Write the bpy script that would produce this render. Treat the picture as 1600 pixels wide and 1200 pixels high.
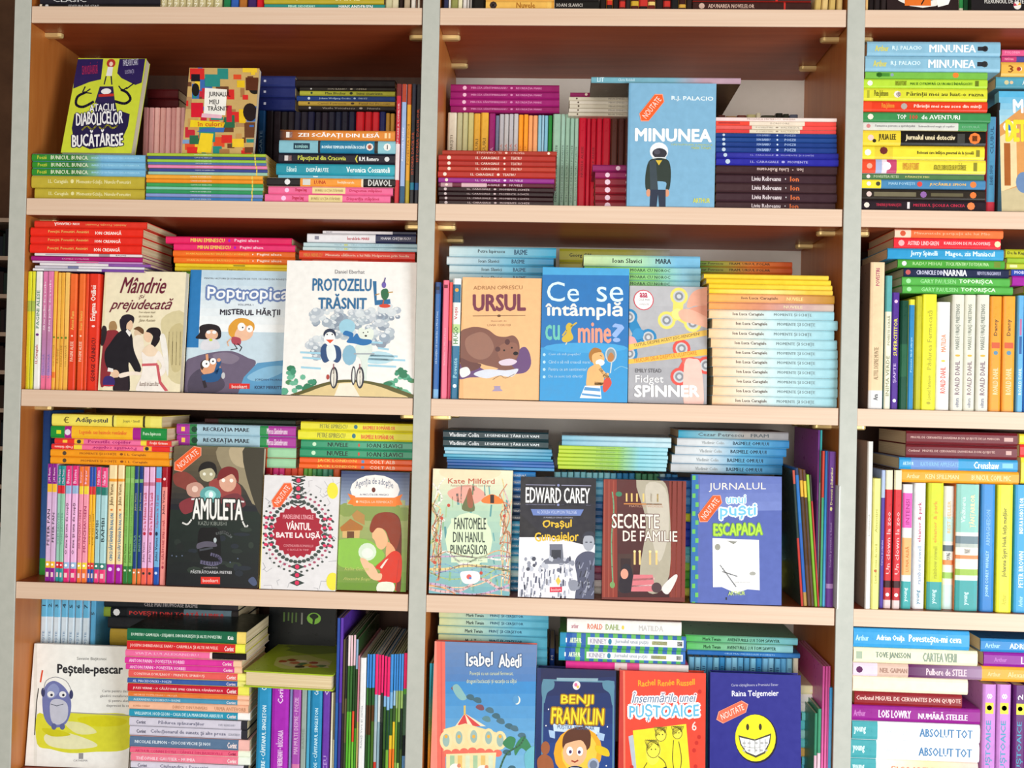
import bpy, math, random, re
from mathutils import Vector, Matrix
random.seed(7)
S=bpy.context.scene; COL=S.collection
for o in list(bpy.data.objects): bpy.data.objects.remove(o)
# ---------------------------------------------------------------- camera
ZT=2.10                                   # underside height of the first shelf in view
CAM=Vector((0.8651,-1.5144,ZT-0.5837)); FPX=1500.0
def _rot(rx,ry,rz):
    cx,sx=math.cos(rx),math.sin(rx);cy,sy=math.cos(ry),math.sin(ry);cz,sz=math.cos(rz),math.sin(rz)
    return Matrix(((cz,-sz,0),(sz,cz,0),(0,0,1)))@Matrix(((1,0,0),(0,cx,-sx),(0,sx,cx)))@Matrix(((cy,0,sy),(0,1,0),(-sy,0,cy)))
_R=_rot(-0.0093,0.0459,0.0228)            # rows: right, down, forward in (x, -z, y)
def _w(r): return Vector((r[0],r[2],-r[1]))
RT,DN,FW=_w(_R[0]),_w(_R[1]),_w(_R[2])
cd=bpy.data.cameras.new('camera'); cam=bpy.data.objects.new('camera',cd); COL.objects.link(cam)
cd.sensor_width=36; cd.lens=FPX/1600*36; cd.clip_start=.05; cd.clip_end=60
cam.matrix_world=Matrix.Translation(CAM)@Matrix((RT,-DN,-FW)).transposed().to_4x4()
S.camera=cam
# ---------------------------------------------------------------- light and exposure
S.view_settings.view_transform='Standard'; S.view_settings.look='None'
S.view_settings.gamma=1; S.view_settings.use_curve_mapping=False
S.view_settings.exposure=0.0
W=bpy.data.worlds.new('room_daylight'); S.world=W; W.use_nodes=True
W.node_tree.nodes['Background'].inputs[0].default_value=(1,.93,.84,1)
W.node_tree.nodes['Background'].inputs[1].default_value=0.30
def area(name,loc,aim,sx,sy,e,col):
    l=bpy.data.lights.new(name,'AREA'); l.shape='RECTANGLE'; l.size=sx; l.size_y=sy; l.energy=e; l.color=col
    o=bpy.data.objects.new(name,l); COL.objects.link(o); o.location=loc
    o.rotation_euler=(Vector(aim)-Vector(loc)).to_track_quat('-Z','Y').to_euler()
area('shop_window_light',(2.9,-1.9,.95),(1.0,0,1.2),1.5,1.5,72,(.90,.96,1))
area('doorway_light',(0.5,-3.4,1.55),(0.8,0,1.5),1.8,1.8,66,(1,.94,.86))  # unseen frontal fill, added to brighten the deep rows
# ---------------------------------------------------------------- helpers
def at(px,py,d):
    """world point seen at photo pixel (px,py) on the vertical plane d metres behind the shelf fronts"""
    v=RT*((px-800)/FPX)+DN*((py-600)/FPX)+FW
    t=(d-CAM.y)/v.y
    return CAM+v*t
def proj(p):
    q=Vector(p)-CAM; z=q.dot(FW); return 800+FPX*q.dot(RT)/z,600+FPX*q.dot(DN)/z
def lin(c): return c/12.92 if c<=.04045 else ((c+.055)/1.055)**2.4
GAIN=[1]                                  # brightens book colours in the gaps to make up for lost light
def hx(s):
    if len(s)==3: s=''.join(a*2 for a in s)
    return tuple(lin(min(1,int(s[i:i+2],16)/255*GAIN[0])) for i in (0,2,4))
def mat(name,color=None,rough=.5,attr=False,spec=.5,fn=None,metal=0):
    m=bpy.data.materials.new(name); m.use_nodes=True; nt=m.node_tree; b=nt.nodes['Principled BSDF']
    b.inputs['Roughness'].default_value=rough; b.inputs['Specular IOR Level'].default_value=spec; b.inputs['Metallic'].default_value=metal
    if color: b.inputs['Base Color'].default_value=(*hx(color),1)
    if attr:
        a=nt.nodes.new('ShaderNodeAttribute'); a.attribute_name='Col'
        n=nt.nodes.new('ShaderNodeTexNoise'); n.inputs['Scale'].default_value=90; n.inputs['Detail'].default_value=4
        tc=nt.nodes.new('ShaderNodeTexCoord'); nt.links.new(tc.outputs['Object'],n.inputs['Vector'])
        r=nt.nodes.new('ShaderNodeMapRange'); r.inputs['To Min'].default_value=.86; r.inputs['To Max'].default_value=1.10
        nt.links.new(n.outputs['Fac'],r.inputs['Value'])
        mx=nt.nodes.new('ShaderNodeVectorMath'); mx.operation='SCALE'
        nt.links.new(a.outputs['Color'],mx.inputs[0]); nt.links.new(r.outputs[0],mx.inputs['Scale'])
        nt.links.new(mx.outputs[0],b.inputs['Base Color'])
        r2=nt.nodes.new('ShaderNodeMapRange'); r2.inputs['To Min'].default_value=rough-.08; r2.inputs['To Max'].default_value=rough+.14
        nt.links.new(n.outputs['Fac'],r2.inputs['Value']); nt.links.new(r2.outputs[0],b.inputs['Roughness'])
    if fn: fn(nt,b)
    return m
def grain(c1,c2,scale,coord='Object'):
    def fn(nt,b):
        tc=nt.nodes.new('ShaderNodeTexCoord'); mp=nt.nodes.new('ShaderNodeMapping'); mp.inputs['Scale'].default_value=scale
        n=nt.nodes.new('ShaderNodeTexNoise'); n.inputs['Scale'].default_value=1; n.inputs['Detail'].default_value=6; n.inputs['Roughness'].default_value=.6
        cr=nt.nodes.new('ShaderNodeValToRGB'); cr.color_ramp.elements[0].color=(*hx(c1),1); cr.color_ramp.elements[1].color=(*hx(c2),1)
        cr.color_ramp.elements[0].position=.3; cr.color_ramp.elements[1].position=.7
        nt.links.new(tc.outputs[coord],mp.inputs[0]); nt.links.new(mp.outputs[0],n.inputs['Vector'])
        nt.links.new(n.outputs['Fac'],cr.inputs[0]); nt.links.new(cr.outputs[0],b.inputs['Base Color'])
        bp=nt.nodes.new('ShaderNodeBump'); bp.inputs['Strength'].default_value=.08; bp.inputs['Distance'].default_value=.001
        nt.links.new(n.outputs['Fac'],bp.inputs['Height']); nt.links.new(bp.outputs[0],b.inputs['Normal'])
    return fn
M={
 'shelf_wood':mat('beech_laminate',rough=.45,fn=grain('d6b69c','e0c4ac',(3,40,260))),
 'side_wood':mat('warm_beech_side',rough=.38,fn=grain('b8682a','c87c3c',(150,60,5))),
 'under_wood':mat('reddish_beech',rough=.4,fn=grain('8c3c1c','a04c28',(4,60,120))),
 'grey_edge':mat('grey_edging',rough=.5,fn=grain('b0b3aa','b9bbb2',(60,60,60))),
 'back_white':mat('white_back_board',rough=.6,fn=grain('d8d4cc','e2ded8',(20,20,20))),
 'back_brown':mat('brown_back_board',rough=.6,fn=grain('3c2014','50301c',(60,5,5))),
 'brass':mat('brass','e8cc8c',rough=.38,metal=.6),
 'plaster':mat('brown_wall_paint',rough=.9,fn=grain('5c3c28','7c563c',(3,3,3))),
 'floor':mat('floor_tiles',rough=.6,fn=grain('5c4c3c','6c5a48',(6,6,6))),
 'pages':mat('paper_pages',rough=.85,spec=.2,fn=grain('c8ae80','f0e0bc',(3,3,1400))),
 'pages_v':mat('paper_pages_upright',rough=.85,spec=.2,fn=grain('d8c8a8','f4ecd8',(1400,3,3))),
 'pages_f':mat('paper_pages_facing',rough=.85,spec=.2,fn=grain('cdbd9c','f0e6d0',(3,1400,3))),
 'gloss':mat('laminated_print',rough=.28,attr=True,spec=.24),
 'ink':mat('printed_ink',rough=.34,attr=True,spec=.22),
}
def obj(name,verts,faces,m,parent=None,cols=None,label=None):
    me=bpy.data.meshes.new(name); me.from_pydata(verts,[],faces)
    me.materials.append(M[m])
    if cols is not None:
        ca=me.color_attributes.new('Col','FLOAT_COLOR','CORNER'); buf=[]
        for i,f in enumerate(faces):
            c=cols[i]
            if isinstance(c[0],(tuple,list)):
                for cc in c: buf+= [cc[0],cc[1],cc[2],1]
            else: buf+= [c[0],c[1],c[2],1]*len(f)
        ca.data.foreach_set('color',buf)
    o=bpy.data.objects.new(name,me); COL.objects.link(o)
    if parent: o.parent=parent
    if label: o['label']=label
    return o
def box(x0,x1,y0,y1,z0,z1):
    v=[(x0,y0,z0),(x1,y0,z0),(x1,y1,z0),(x0,y1,z0),(x0,y0,z1),(x1,y0,z1),(x1,y1,z1),(x0,y1,z1)]
    f=[(0,3,2,1),(4,5,6,7),(0,1,5,4),(1,2,6,5),(2,3,7,6),(3,0,4,7)]
    return v,f
def boxes(bs):
    V=[];F=[]
    for b in bs:
        v,f=box(*b); n=len(V); V+=v; F+=[tuple(i+n for i in q) for q in f]
    return V,F
def cbox(x0,x1,y0,y1,z0,z1,c=.001):
    """box with its four front/back long edges chamfered in the xz outline"""
    out=[(x0+c,z0),(x1-c,z0),(x1,z0+c),(x1,z1-c),(x1-c,z1),(x0+c,z1),(x0,z1-c),(x0,z0+c)]
    V=[(x,y0+c,z) for x,z in out]+[(x,y1,z) for x,z in out]
    V+=[(min(max(x,x0+c),x1-c),y0,min(max(z,z0+c),z1-c)) for x,z in out]
    n=8; F=[tuple(range(16,24)),tuple(reversed(range(8,16)))]
    for i in range(8):
        j=(i+1)%8; F.append((i,j,j+8,i+8)); 
        if V[16+i]!=V[16+j]: F.append((16+i,16+j,j,i))
        else: F.append((16+i,j,i))
    F=[f if k<2 else tuple(reversed(f)) for k,f in enumerate(F)]
    return V,F
def empty(name,loc,label,cat,group=None):
    o=bpy.data.objects.new(name,None); COL.objects.link(o); o.location=loc; o.empty_display_size=.02
    o['label']=label; o['category']=cat
    if group: o['group']=group
    return o
# ---------------------------------------------------------------- bookcase
UW=.0267; BW=.64; DEP=.259
BX=[0,BW+UW,2*(BW+UW)]                       # left inner edge of each bay
SB=[ZT+.311,ZT,ZT-.3126,ZT-.6228,ZT-.9338,ZT-1.2450,ZT-1.5560]   # undersides
TH=.0270
ST=[z+TH for z in SB[1:]]
bc=empty('bookcase',(BX[1]+.32,0,0),'tall beech bookcase with grey upright edges holding all the books','bookcase')
def local(par,VF):
    V,F=VF; L=par.location; return [(a-L.x,b-L.y,c-L.z) for a,b,c in V],F
for i,x in enumerate([-UW,BW,2*BW+UW,3*BW+2*UW]):
    u=obj('upright',*local(bc,box(x,x+UW,.002,DEP+.012,0,2.50)),'side_wood',bc)
    obj('edge_strip',*local(bc,cbox(x-.0003,x+UW+.0003,0,.0022,0,2.5,.0007)),'grey_edge',u,label='grey plastic edge strip')
for b,x in enumerate(BX):
    back=obj('back_panel',*local(bc,box(x,x+BW,DEP,DEP+.006,.08,2.5)),'back_white' if b==1 else 'back_brown',bc,label=['brown back panel','off-white back panel','brown back panel'][b])
    for k,z in enumerate(SB):
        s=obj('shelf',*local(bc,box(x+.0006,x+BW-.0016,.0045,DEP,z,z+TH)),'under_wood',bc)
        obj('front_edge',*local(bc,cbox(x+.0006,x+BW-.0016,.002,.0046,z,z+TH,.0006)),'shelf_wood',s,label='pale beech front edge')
        if k>4: continue
        for sx in (0,1):
            if b==2 and k==4 and sx==0: continue
            for yy in (.050,.185):
                # brass tongue clip: rounded plate under the shelf with a raised rib, on a pin
                x0=x+(.0 if sx==0 else BW); dr=1 if sx==0 else -1
                pts=[(0,-.006),(.022,-.006)]+[(.022+.007*math.sin(a),-.006*math.cos(a)) for a in [.4,.9,1.57,2.2,2.7]]+[(.022,.006),(0,.006)]
                V=[];F=[];n=len(pts)
                for zz,sc in ((z-.0005,1),(z-.0055,1),(z-.0075,.72)):
                    V+=[(x0+dr*px_*(.94 if sc<1 else 1),yy+py_*sc,zz) for px_,py_ in pts]
                F.append(tuple(range(n))); F.append(tuple(reversed(range(2*n,3*n))))
                for l in (0,1):
                    for q in range(n): F.append((l*n+q,(l+1)*n+q,(l+1)*n+(q+1)%n,l*n+(q+1)%n))
                if dr<0: F=[tuple(reversed(f)) for f in F]
                obj('shelf_support',*local(bc,(V,F)),'brass',bc,label='small brass shelf clip')
fl=obj('floor',*box(-7,4.5,-4.5,6.4,-.02,0),'floor'); fl['kind']='structure'
wl=obj('wall_back',*box(-7,4.5,6.3,6.35,0,7),'plaster'); wl['kind']='structure'
fb=empty('bookcase',(-3.7,5.6,0),'distant dark bookcase seen past the left upright','bookcase')
obj('back_panel',*local(fb,box(-4.4,-3.05,5.95,5.97,0,2.76)),'back_brown',fb)
for x in (-4.4,-3.76,-3.12): obj('upright',*local(fb,box(x,x+.03,5.6,5.95,0,2.76)),'side_wood',fb)
for k in range(10): obj('shelf',*local(fb,box(-4.37,-3.09,5.6,5.95,.12+.29*k,.15+.29*k)),'shelf_wood',fb)
_r=random.Random(11); bx=[]
for k in range(9):
    x=-4.36
    while x<-3.17:
        w=_r.uniform(.015,.04); h_=_r.uniform(.14,.22)
        if x>-3.72 or x+w<-3.765: bx.append((x,x+w*.93,5.64,5.8,.151+.29*k,.151+.29*k+h_))
        x+=w
fs=obj('far_books',*boxes(bx),'gloss',None,[hx(_r.choice(['2a1c1c','1c2430','382018','1c3028','402c20','14141c'])) for b in bx for _ in range(6)])
fs['kind']='stuff'; fs['label']='dark blurred books on the distant bookcase shelves'; fs['category']='books'
# ---------------------------------------------------------------- books
ORD=['','top','second','third','fourth','fifth','sixth','seventh','eighth','ninth','tenth','eleventh','twelfth','thirteenth','fourteenth','fifteenth','sixteenth','seventeenth','eighteenth','nineteenth','twentieth','twenty-first','twenty-second','twenty-third','twenty-fourth','twenty-fifth','twenty-sixth']
import colorsys
def cname(s):
    if len(s)==3: s=''.join(a*2 for a in s)
    r,g,b=[int(s[i:i+2],16)/255 for i in (0,2,4)]; h,sv,v=colorsys.rgb_to_hsv(r,g,b); h*=360
    if v<.22: return 'black'
    if sv<.13: return 'white' if v>.86 else 'pale grey' if v>.65 else 'grey'
    if h<14 or h>=345: n='red'
    elif h<40: n='orange'
    elif h<68: n='yellow'
    elif h<90: n='lime'
    elif h<160: n='green'
    elif h<188: n='teal'
    elif h<250: n='blue'
    elif h<285: n='purple'
    elif h<322: n='magenta'
    else: n='pink'
    if n in('red','pink') and v>.85 and sv<.62: n='pink'
    if n in('red','pink') and v<.58: n='maroon'
    if n=='orange':
        if v<.62: n='brown'
        elif sv<.42: n='beige'
    if n=='yellow':
        if sv<.35: n='cream'
        elif v<.78: n='olive'
    if n in('blue','green','purple','magenta','teal'):
        if v<.5 : n={'blue':'navy'}.get(n,'dark '+n)
        elif sv<.48: n='pale '+n
    return n
def parse_bands(s):
    out=[]
    for t in s.split():
        g=t.startswith('~'); t=t.lstrip('~'); f=0.0
        if ':' in t: f,t=t.split(':'); f=float(f)
        out.append((f,t,g))
    return out
TC={}
def textmesh(t,bold,res=1,shear=0,ref=None):
    k=(t,bold,res,shear)
    if k in TC: return TC[k]
    cu=bpy.data.curves.new('t','FONT'); cu.body=t; cu.resolution_u=res; cu.offset=bold; cu.shear=shear
    o=bpy.data.objects.new('t',cu); me=bpy.data.meshes.new_from_object(o)
    V=[v.co.copy() for v in me.vertices]; F=[tuple(p.vertices) for p in me.polygons]
    bpy.data.meshes.remove(me); bpy.data.objects.remove(o); bpy.data.curves.remove(cu)
    if V:
        a=min(v.x for v in V)+bold;b=max(v.x for v in V)-bold;c=min(v.y for v in V)+bold;d=max(v.y for v in V)-bold
        V=[((v.x-a)/(b-a or 1),(v.y-c)/(d-c or 1)) for v in V]; asp=(b-a)/(d-c or 1)
    else: asp=1
    TC[k]=(V,F,asp); return TC[k]
LID=[None]
def spine_parts(L,T,bands,texts,lead):
    """front strip in (u along length 0..L, t across 0..T); returns band faces and ink faces as (pts2d,cols)"""
    bs=parse_bands(bands); ink=[]
    for tx in texts.split(';') if texts else []:
        p=re.match(r'^(.+?),([\d.]+),([\d.]+),([0-9a-f]+)(?:,([-\d.]+))?(?:,([-\d.]+))?$',tx.strip())
        if not p: continue
        if p[1]=='@l': LID[0]=hx(p[4]); continue
        name,f0,f1,c=p[1],float(p[2]),float(p[3]),hx(p[4]); h=float(p[5] or .5); off=float(p[6] or 0)
        cy=T*(.5+off); hh=T*h
        if name=='@o':
            r=min(hh/2,T*.45); cx=L*(f0+f1)/2; ink.append(([(cx+r*math.cos(a*math.pi/4),cy+r*math.sin(a*math.pi/4)) for a in range(8)],c,0))
        elif name=='@r':
            ink.append(([(L*f0,cy-hh/2),(L*f1,cy-hh/2),(L*f1,cy+hh/2),(L*f0,cy+hh/2)],c,0))
        else:
            inv=name.startswith('^')
            if inv: name=name[1:]
            V,F,asp=textmesh(name,0)
            w=L*(f1-f0); 
            if w/hh>asp*1.9: 
                cx=L*(f0+f1)/2; w=asp*1.9*hh; x0=cx-w/2
            else: x0=max(L*f0,.003)
            P=[(x0+v[0]*w,cy-hh/2+v[1]*hh) for v in V]
            if inv: P=[(2*x0+w-a,2*cy-b) for a,b in P]
            for k_ in ((0,) if hh<.0035 else (-.035*hh,.035*hh)):
                for f in F: ink.append(([(P[i][0]+k_,P[i][1]) for i in f],c,1+(k_>0)))
    return bs,ink
NB=0
STUFF=[]
def kindof(T,hard=False): return 'hardcover_book' if hard or T>=.0175 else 'booklet' if T<.0084 else 'paperback'
def book(loc,label,group,L,T,D,bands,texts='',vertical=False,lean=0,yaw=0,kind=None,fore=False,bulge=.09,pagetop=None):
    """L spine length, T thickness, D depth. Built lying: spine face on y=0, x 0..L, z 0..T; vertical: x 0..T, z 0..L."""
    global NB; NB+=1
    k=kind or kindof(T); label=label.replace(' book,',' '+k.replace('_',' ').replace(' book','')+',',1) if not kind else label
    stuff=kind=='stuff'
    root=empty('filler' if stuff else k,loc,label,'book',group)
    if stuff: STUFF.append(root)
    if lean or yaw: root.rotation_euler=(0,lean,yaw)
    e=.00015; c=min(.0014,.18*T); bl=min(.05*T,.0014)
    loc=Vector(loc); D=min(D,DEP-.0015-loc.y)
    for x in BX:
        if x-.01<loc.x<x+BW+.01 or (x<loc.x<x+BW):
            w_=T if vertical else L; loc.x=max(loc.x,x+.0006+(D*math.sin(yaw) if yaw>0 else 0))
            if loc.x+w_>x+BW-.0006-(D*math.sin(-yaw) if yaw<0 else 0) and abs(loc.y)<.2 and w_<.5 and x+BW-loc.x>.002: 
                ex=loc.x+w_-(x+BW-.0006-(D*math.sin(-yaw) if yaw<0 else 0))
                if vertical: loc.x-=ex
                else: L-=ex
    hh=L if vertical else T
    for z in SB:
        if loc.z<z<loc.z+hh+.0085:
            if vertical: L=z-loc.z-.0088
            elif loc.z+hh+.0004>z: T=z-loc.z-.0006
    root.location=loc
    LID[0]=None; bs,ink=spine_parts(L,T-2*e,bands,texts,0)
    # outline across thickness of the wrapped cover (front = spine)
    prof=[(e,c*1.2),(e+c*.5,c*.35),(e+c,0),(.2*T,-bl),(.8*T,-bl),(T-e-c,0),(T-e-c*.5,c*.35),(T-e,c*1.2)]
    if T<.007: prof=[(e,c),(e+c,0),(T-e-c,0),(T-e,c)]
    def P(u,t,y): return (t,y,u+.0003) if vertical else (u,y,t)
    # stations along length
    st=[]
    for i,(f,cl,g) in enumerate(bs):
        if i and not g: st.append((f*L,hx(bs[i-1][1]))); st.append((f*L,hx(cl)))
        else: st.append((f*L,hx(cl)))
    if st[-1][0]<L-1e-6: st.append((L,st[-1][1]))
    V=[];F=[];C=[]
    n=len(prof)
    for u,_ in st: V+=[P(u,t,y) for t,y in prof]
    for i in range(len(st)-1):
        if st[i+1][0]-st[i][0]<1e-6: continue
        for k in range(n-1):
            a=i*n+k; q=(a,a+1,a+n+1,a+n); cc=(st[i][1],st[i][1],st[i+1][1],st[i+1][1])
            if not vertical: q=q[::-1]; cc=cc[::-1]
            F.append(q); C.append(cc)
    # two lids
    tk=min(.0008,T*.12)
    main=LID[0] or st[len(st)//2][1]
    for lo in (0,1):
        t0,t1=(e,e+tk) if lo==0 else (T-e-tk,T-e)
        o8=[P(0,t0,c),P(L,t0,c),P(L,t1,c),P(0,t1,c),P(0,t0,D),P(L,t0,D),P(L,t1,D),P(0,t1,D)]
        m=len(V); V+=o8
        fs=[(0,3,2,1),(4,5,6,7),(0,1,5,4),(1,2,6,5),(2,3,7,6),(3,0,4,7)]
        if vertical: pass
        else: fs=[f[::-1] for f in fs]
        F+=[tuple(i+m for i in f) for f in fs]; C+=[main]*6
    # spine end caps
    for u in (0,len(st)-1):
        idx=[u*n+k for k in range(n)]
        if (u==0)==vertical: idx=idx[::-1]
        F.append(tuple(idx)); C.append(st[u][1])
    obj('cover',V,F,'gloss',root,C)
    g=.0012
    pv,pf=box(g,L-g,max(c,.001),D-g,e+tk,T-e-tk) if not vertical else box(e+tk,T-e-tk,max(c,.001),D-g,g,L-g)
    obj('page_block',pv,pf,'pages_v' if vertical else 'pages',root)
    if ink:
        V=[];F=[];C=[]
        for poly,cc,lv in ink:
            m=len(V)
            for u,t in poly:
                t=min(max(t+e,e+c*.9),T-e-c*.9); 
                yy=(-bl if T>=.007 else 0)-.0001-.00007*lv
                V.append((T-t,yy,u) if vertical else (u,yy,t))
            F.append(tuple(range(m,len(V)))); C.append(cc)
        obj('spine_lettering',V,F,'ink',root,C)
    return root
ROW={}
USED={}
def uniq(lab):
    USED[lab]=USED.get(lab,0)+1
    return lab
def dom(bands):
    bs=parse_bands(bands)+[(1,'000',False)]; w={}
    for i in range(len(bs)-1):
        nm=cname(bs[i][1]); w[nm]=w.get(nm,0)+bs[i+1][0]-bs[i][0]
        if bs[i][2]: w[nm]+= .2
    s=sorted(w.items(),key=lambda k:-k[1])
    if len(s)>1 and s[1][1]>.22: 
        return s[0][0]+' and '+s[1][0]
    return s[0][0]
def shelf_z(r): return ST[r]
def H(loc,depth,D,base,data,kind=None):
    """stack of lying books, top first; x0 x1 ytop ybottom in photo pixels, spines on the plane at depth"""
    rows=[]
    for ln in data.strip().split('\n'):
        p=(ln.strip()+'||').split('|'); a=[float(v) for v in p[0].split()]
        rep=1
        rows.append((a,p[1].strip(),p[2].strip()))
    d=depth/1000; n=len(rows); out=[]
    Zs=[]
    for a,_,_ in rows:
        xc=(a[0]+a[1])/2; Zs.append([at(xc,a[2],d).z,at(xc,a[3],d).z])
    for i in range(n-1): 
        m=(Zs[i][1]+Zs[i+1][0])/2; Zs[i][1]=Zs[i+1][0]=m
    if base is not None:
        bz=shelf_z(base) if isinstance(base,int) else base
        top=Zs[0][0]; bot=Zs[-1][1]; k=(top-bz)/(top-bot)
        Zs=[[bz+(a-bot)*k,bz+(b-bot)*k] for a,b in Zs]
    for i,(a,bd,tx) in enumerate(rows):
        ym=(a[2]+a[3])/2; X0=at(a[0],ym,d).x; X1=at(a[1],ym,d).x
        dd=d+(a[4]/1000 if len(a)>4 else 0)+random.uniform(0,.003)
        yaw=math.radians(a[5]) if len(a)>5 else math.radians(random.uniform(-.25,.25))
        pos='lying alone in' if n==1 else ('top of' if i==0 else 'bottom of' if i==n-1 else ORD[i+1]+' from top of')
        lab='%s book, %s %s'%(dom(bd),pos,loc)
        r=book((X0,dd,Zs[i][1]),lab,'books in '+loc,X1-X0,Zs[i][0]-Zs[i][1],D/1000,bd,tx,yaw=yaw,kind=kind)
        out.append(r)
    GAIN[0]=1; H.top=Zs[0][0]; H.bot=Zs[-1][1]
    return out
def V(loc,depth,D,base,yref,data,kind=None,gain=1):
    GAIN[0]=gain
    """row of upright books, left first; x0 x1 ytop [lean px] ; x measured at photo row yref"""
    d=depth/1000; rows=[(ln.strip()+'||').split('|') for ln in data.strip().split('\n')]
    bz=shelf_z(base) if isinstance(base,int) else base
    for i,p in enumerate(rows):
        a=[float(v) for v in p[0].split()]; lean=a[3] if len(a)>3 else 0; dd=d+(a[4]/1000 if len(a)>4 else 0)
        X0=at(a[0],yref,dd).x; X1=at(a[1],yref,dd).x; zt=at((a[0]+a[1])/2,a[2],dd).z
        bd=p[1].strip()
        lab='%s book, %s in %s'%(dom(bd),('leftmost' if i==0 else 'rightmost' if i==len(rows)-1 else ORD[i+1]+' from left') if len(rows)>1 else 'upright alone',loc)
        DD=(a[5] if len(a)>5 else D)/1000
        hgt=zt-bz; ln=math.atan2(lean*.001,.205)
        x0=X0-(lean*.001/2 if lean else 0); zz=bz
        if ln<0: zz=bz+(X1-X0)*math.sin(-ln)
        elif ln>0: zz=bz
        if ln>0: zz=bz+(X1-X0)*math.sin(ln)
        book((x0,dd+random.uniform(0,.003),zz),lab,'books in '+loc,hgt,X1-X0,DD,bd,p[2].strip(),vertical=True,lean=ln,kind=kind)
    GAIN[0]=1
# ------------------------------ face-out books with cover pictures
def tri(pts):
    from mathutils.geometry import tessellate_polygon
    return [list(t) for t in tessellate_polygon([[Vector((p[0],p[1],0)) for p in pts]])]
def clip(poly,w,h):
    for ax,lim,s in ((0,0,1),(0,w,-1),(1,0,1),(1,h,-1)):
        out=[]
        for i in range(len(poly)):
            a,b=poly[i-1],poly[i]; ia=(a[ax]-lim)*s>=0; ib=(b[ax]-lim)*s>=0
            if ia!=ib:
                t=(lim-a[ax])/(b[ax]-a[ax]); q=[a[0]+(b[0]-a[0])*t,a[1]+(b[1]-a[1])*t]; q[ax]=lim; out.append(tuple(q))
            if ib: out.append(b)
        poly=out
        if not poly: break
    return poly
def smooth(pts,closed=True,n=4):
    out=[];N=len(pts)
    for i in range(N if closed else N-1):
        g=lambda k: pts[k%N] if closed else pts[min(max(k,0),N-1)]
        p0,p1,p2,p3=g(i-1),g(i),g(i+1),g(i+2)
        for k in range(n):
            t=k/n
            out.append(tuple(.5*((2*p1[a])+(-p0[a]+p2[a])*t+(2*p0[a]-5*p1[a]+4*p2[a]-p3[a])*t*t+(-p0[a]+3*p1[a]-3*p2[a]+p3[a])*t**3) for a in (0,1)))
    if not closed: out.append(pts[-1])
    return out
class Art:
    def __init__(s): s.ops=[]
    def P(s,c,*p): s.ops.append(('p',hx(c),[(p[i],p[i+1]) for i in range(0,len(p),2)])); return s
    def B(s,c,*p): s.ops.append(('p',hx(c),smooth([(p[i],p[i+1]) for i in range(0,len(p),2)]))); return s
    def R(s,c,x0,y0,x1,y1): return s.P(c,x0,y0,x1,y0,x1,y1,x0,y1)
    def E(s,c,x,y,rx,ry=None,rot=0,n=16):
        ry=ry or rx; a=math.radians(rot); q=[]
        for i in range(n):
            u=rx*math.cos(i*2*math.pi/n); v=ry*math.sin(i*2*math.pi/n); q.append((x+u*math.cos(a)-v*math.sin(a),y+u*math.sin(a)+v*math.cos(a)))
        s.ops.append(('p',hx(c),q)); return s
    def L(s,c,w,*p,sm=False):
        q=[(p[i],p[i+1]) for i in range(0,len(p),2)]
        if sm: q=smooth(q,False)
        for a,b in zip(q,q[1:]):
            dx,dy=b[0]-a[0],b[1]-a[1]; l=math.hypot(dx,dy) or 1; nx,ny=-dy/l*w/2,dx/l*w/2; ex,ey=dx/l*w*.2,dy/l*w*.2
            s.ops.append(('p',hx(c),[(a[0]+nx-ex,a[1]+ny-ey),(b[0]+nx+ex,b[1]+ny+ey),(b[0]-nx+ex,b[1]-ny+ey),(a[0]-nx-ex,a[1]-ny-ey)],'same'))
        return s
    def G(s,c1,c2,x0,y0,x1,y1,n=10,horiz=False):
        a,b=hx(c1),hx(c2)
        for i in range(n):
            t=i/(n-1); c=tuple(a[k]+(b[k]-a[k])*t for k in range(3))
            if horiz: xa=x0+(x1-x0)*i/n; s.ops.append(('p',c,[(xa,y0),(x1,y0),(x1,y1),(xa,y1)],'same' if 0 else ''))
            else: ya=y0+(y1-y0)*i/n; s.ops.append(('p',c,[(x0,ya),(x1,ya),(x1,y1),(x0,y1)]))
        return s
    def T(s,t,c,x0,y0,x1,y1,bold=.02,rot=0,shear=0,arc=0,res=2,wob=0):
        bold=min(bold,.16)
        s.ops.append(('t',hx(c),t,x0,y0,x1,y1,bold,rot,shear,arc,res,wob)); return s
    def TO(s,t,c,oc,x0,y0,x1,y1,bold=.02,ob=.09,**k):
        bold=min(bold,.02)
        s.T(t,oc,x0,y0,x1,y1,bold=ob*.6+.03,**k); return s.T(t,c,x0,y0,x1,y1,bold=bold,**k)
def novelty(a,cx,cy,w,h,rot,c='f0622c'):
    """elongated hexagon sticker reading NOUTATE"""
    for col,sc in (('f8a48c',1.06),(c,1)):
        pts=[(-.5,0),(-.36,-.5),(.36,-.5),(.5,0),(.36,.5),(-.36,.5)]; r=math.radians(-rot)
        q=[(px*w*sc,py*h*(sc+.05)) for px,py in pts]
        a.st.append(('p',hx(col),[(cx+u*math.cos(r)-v*math.sin(r),cy+u*math.sin(r)+v*math.cos(r)) for u,v in q]))
    a.st.append(('t',hx('fbe6dc'),'NOUTATE',cx-w*.37,cy-h*.27,cx+w*.37,cy+h*.27,.01,rot,0,0,2,0))
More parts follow.
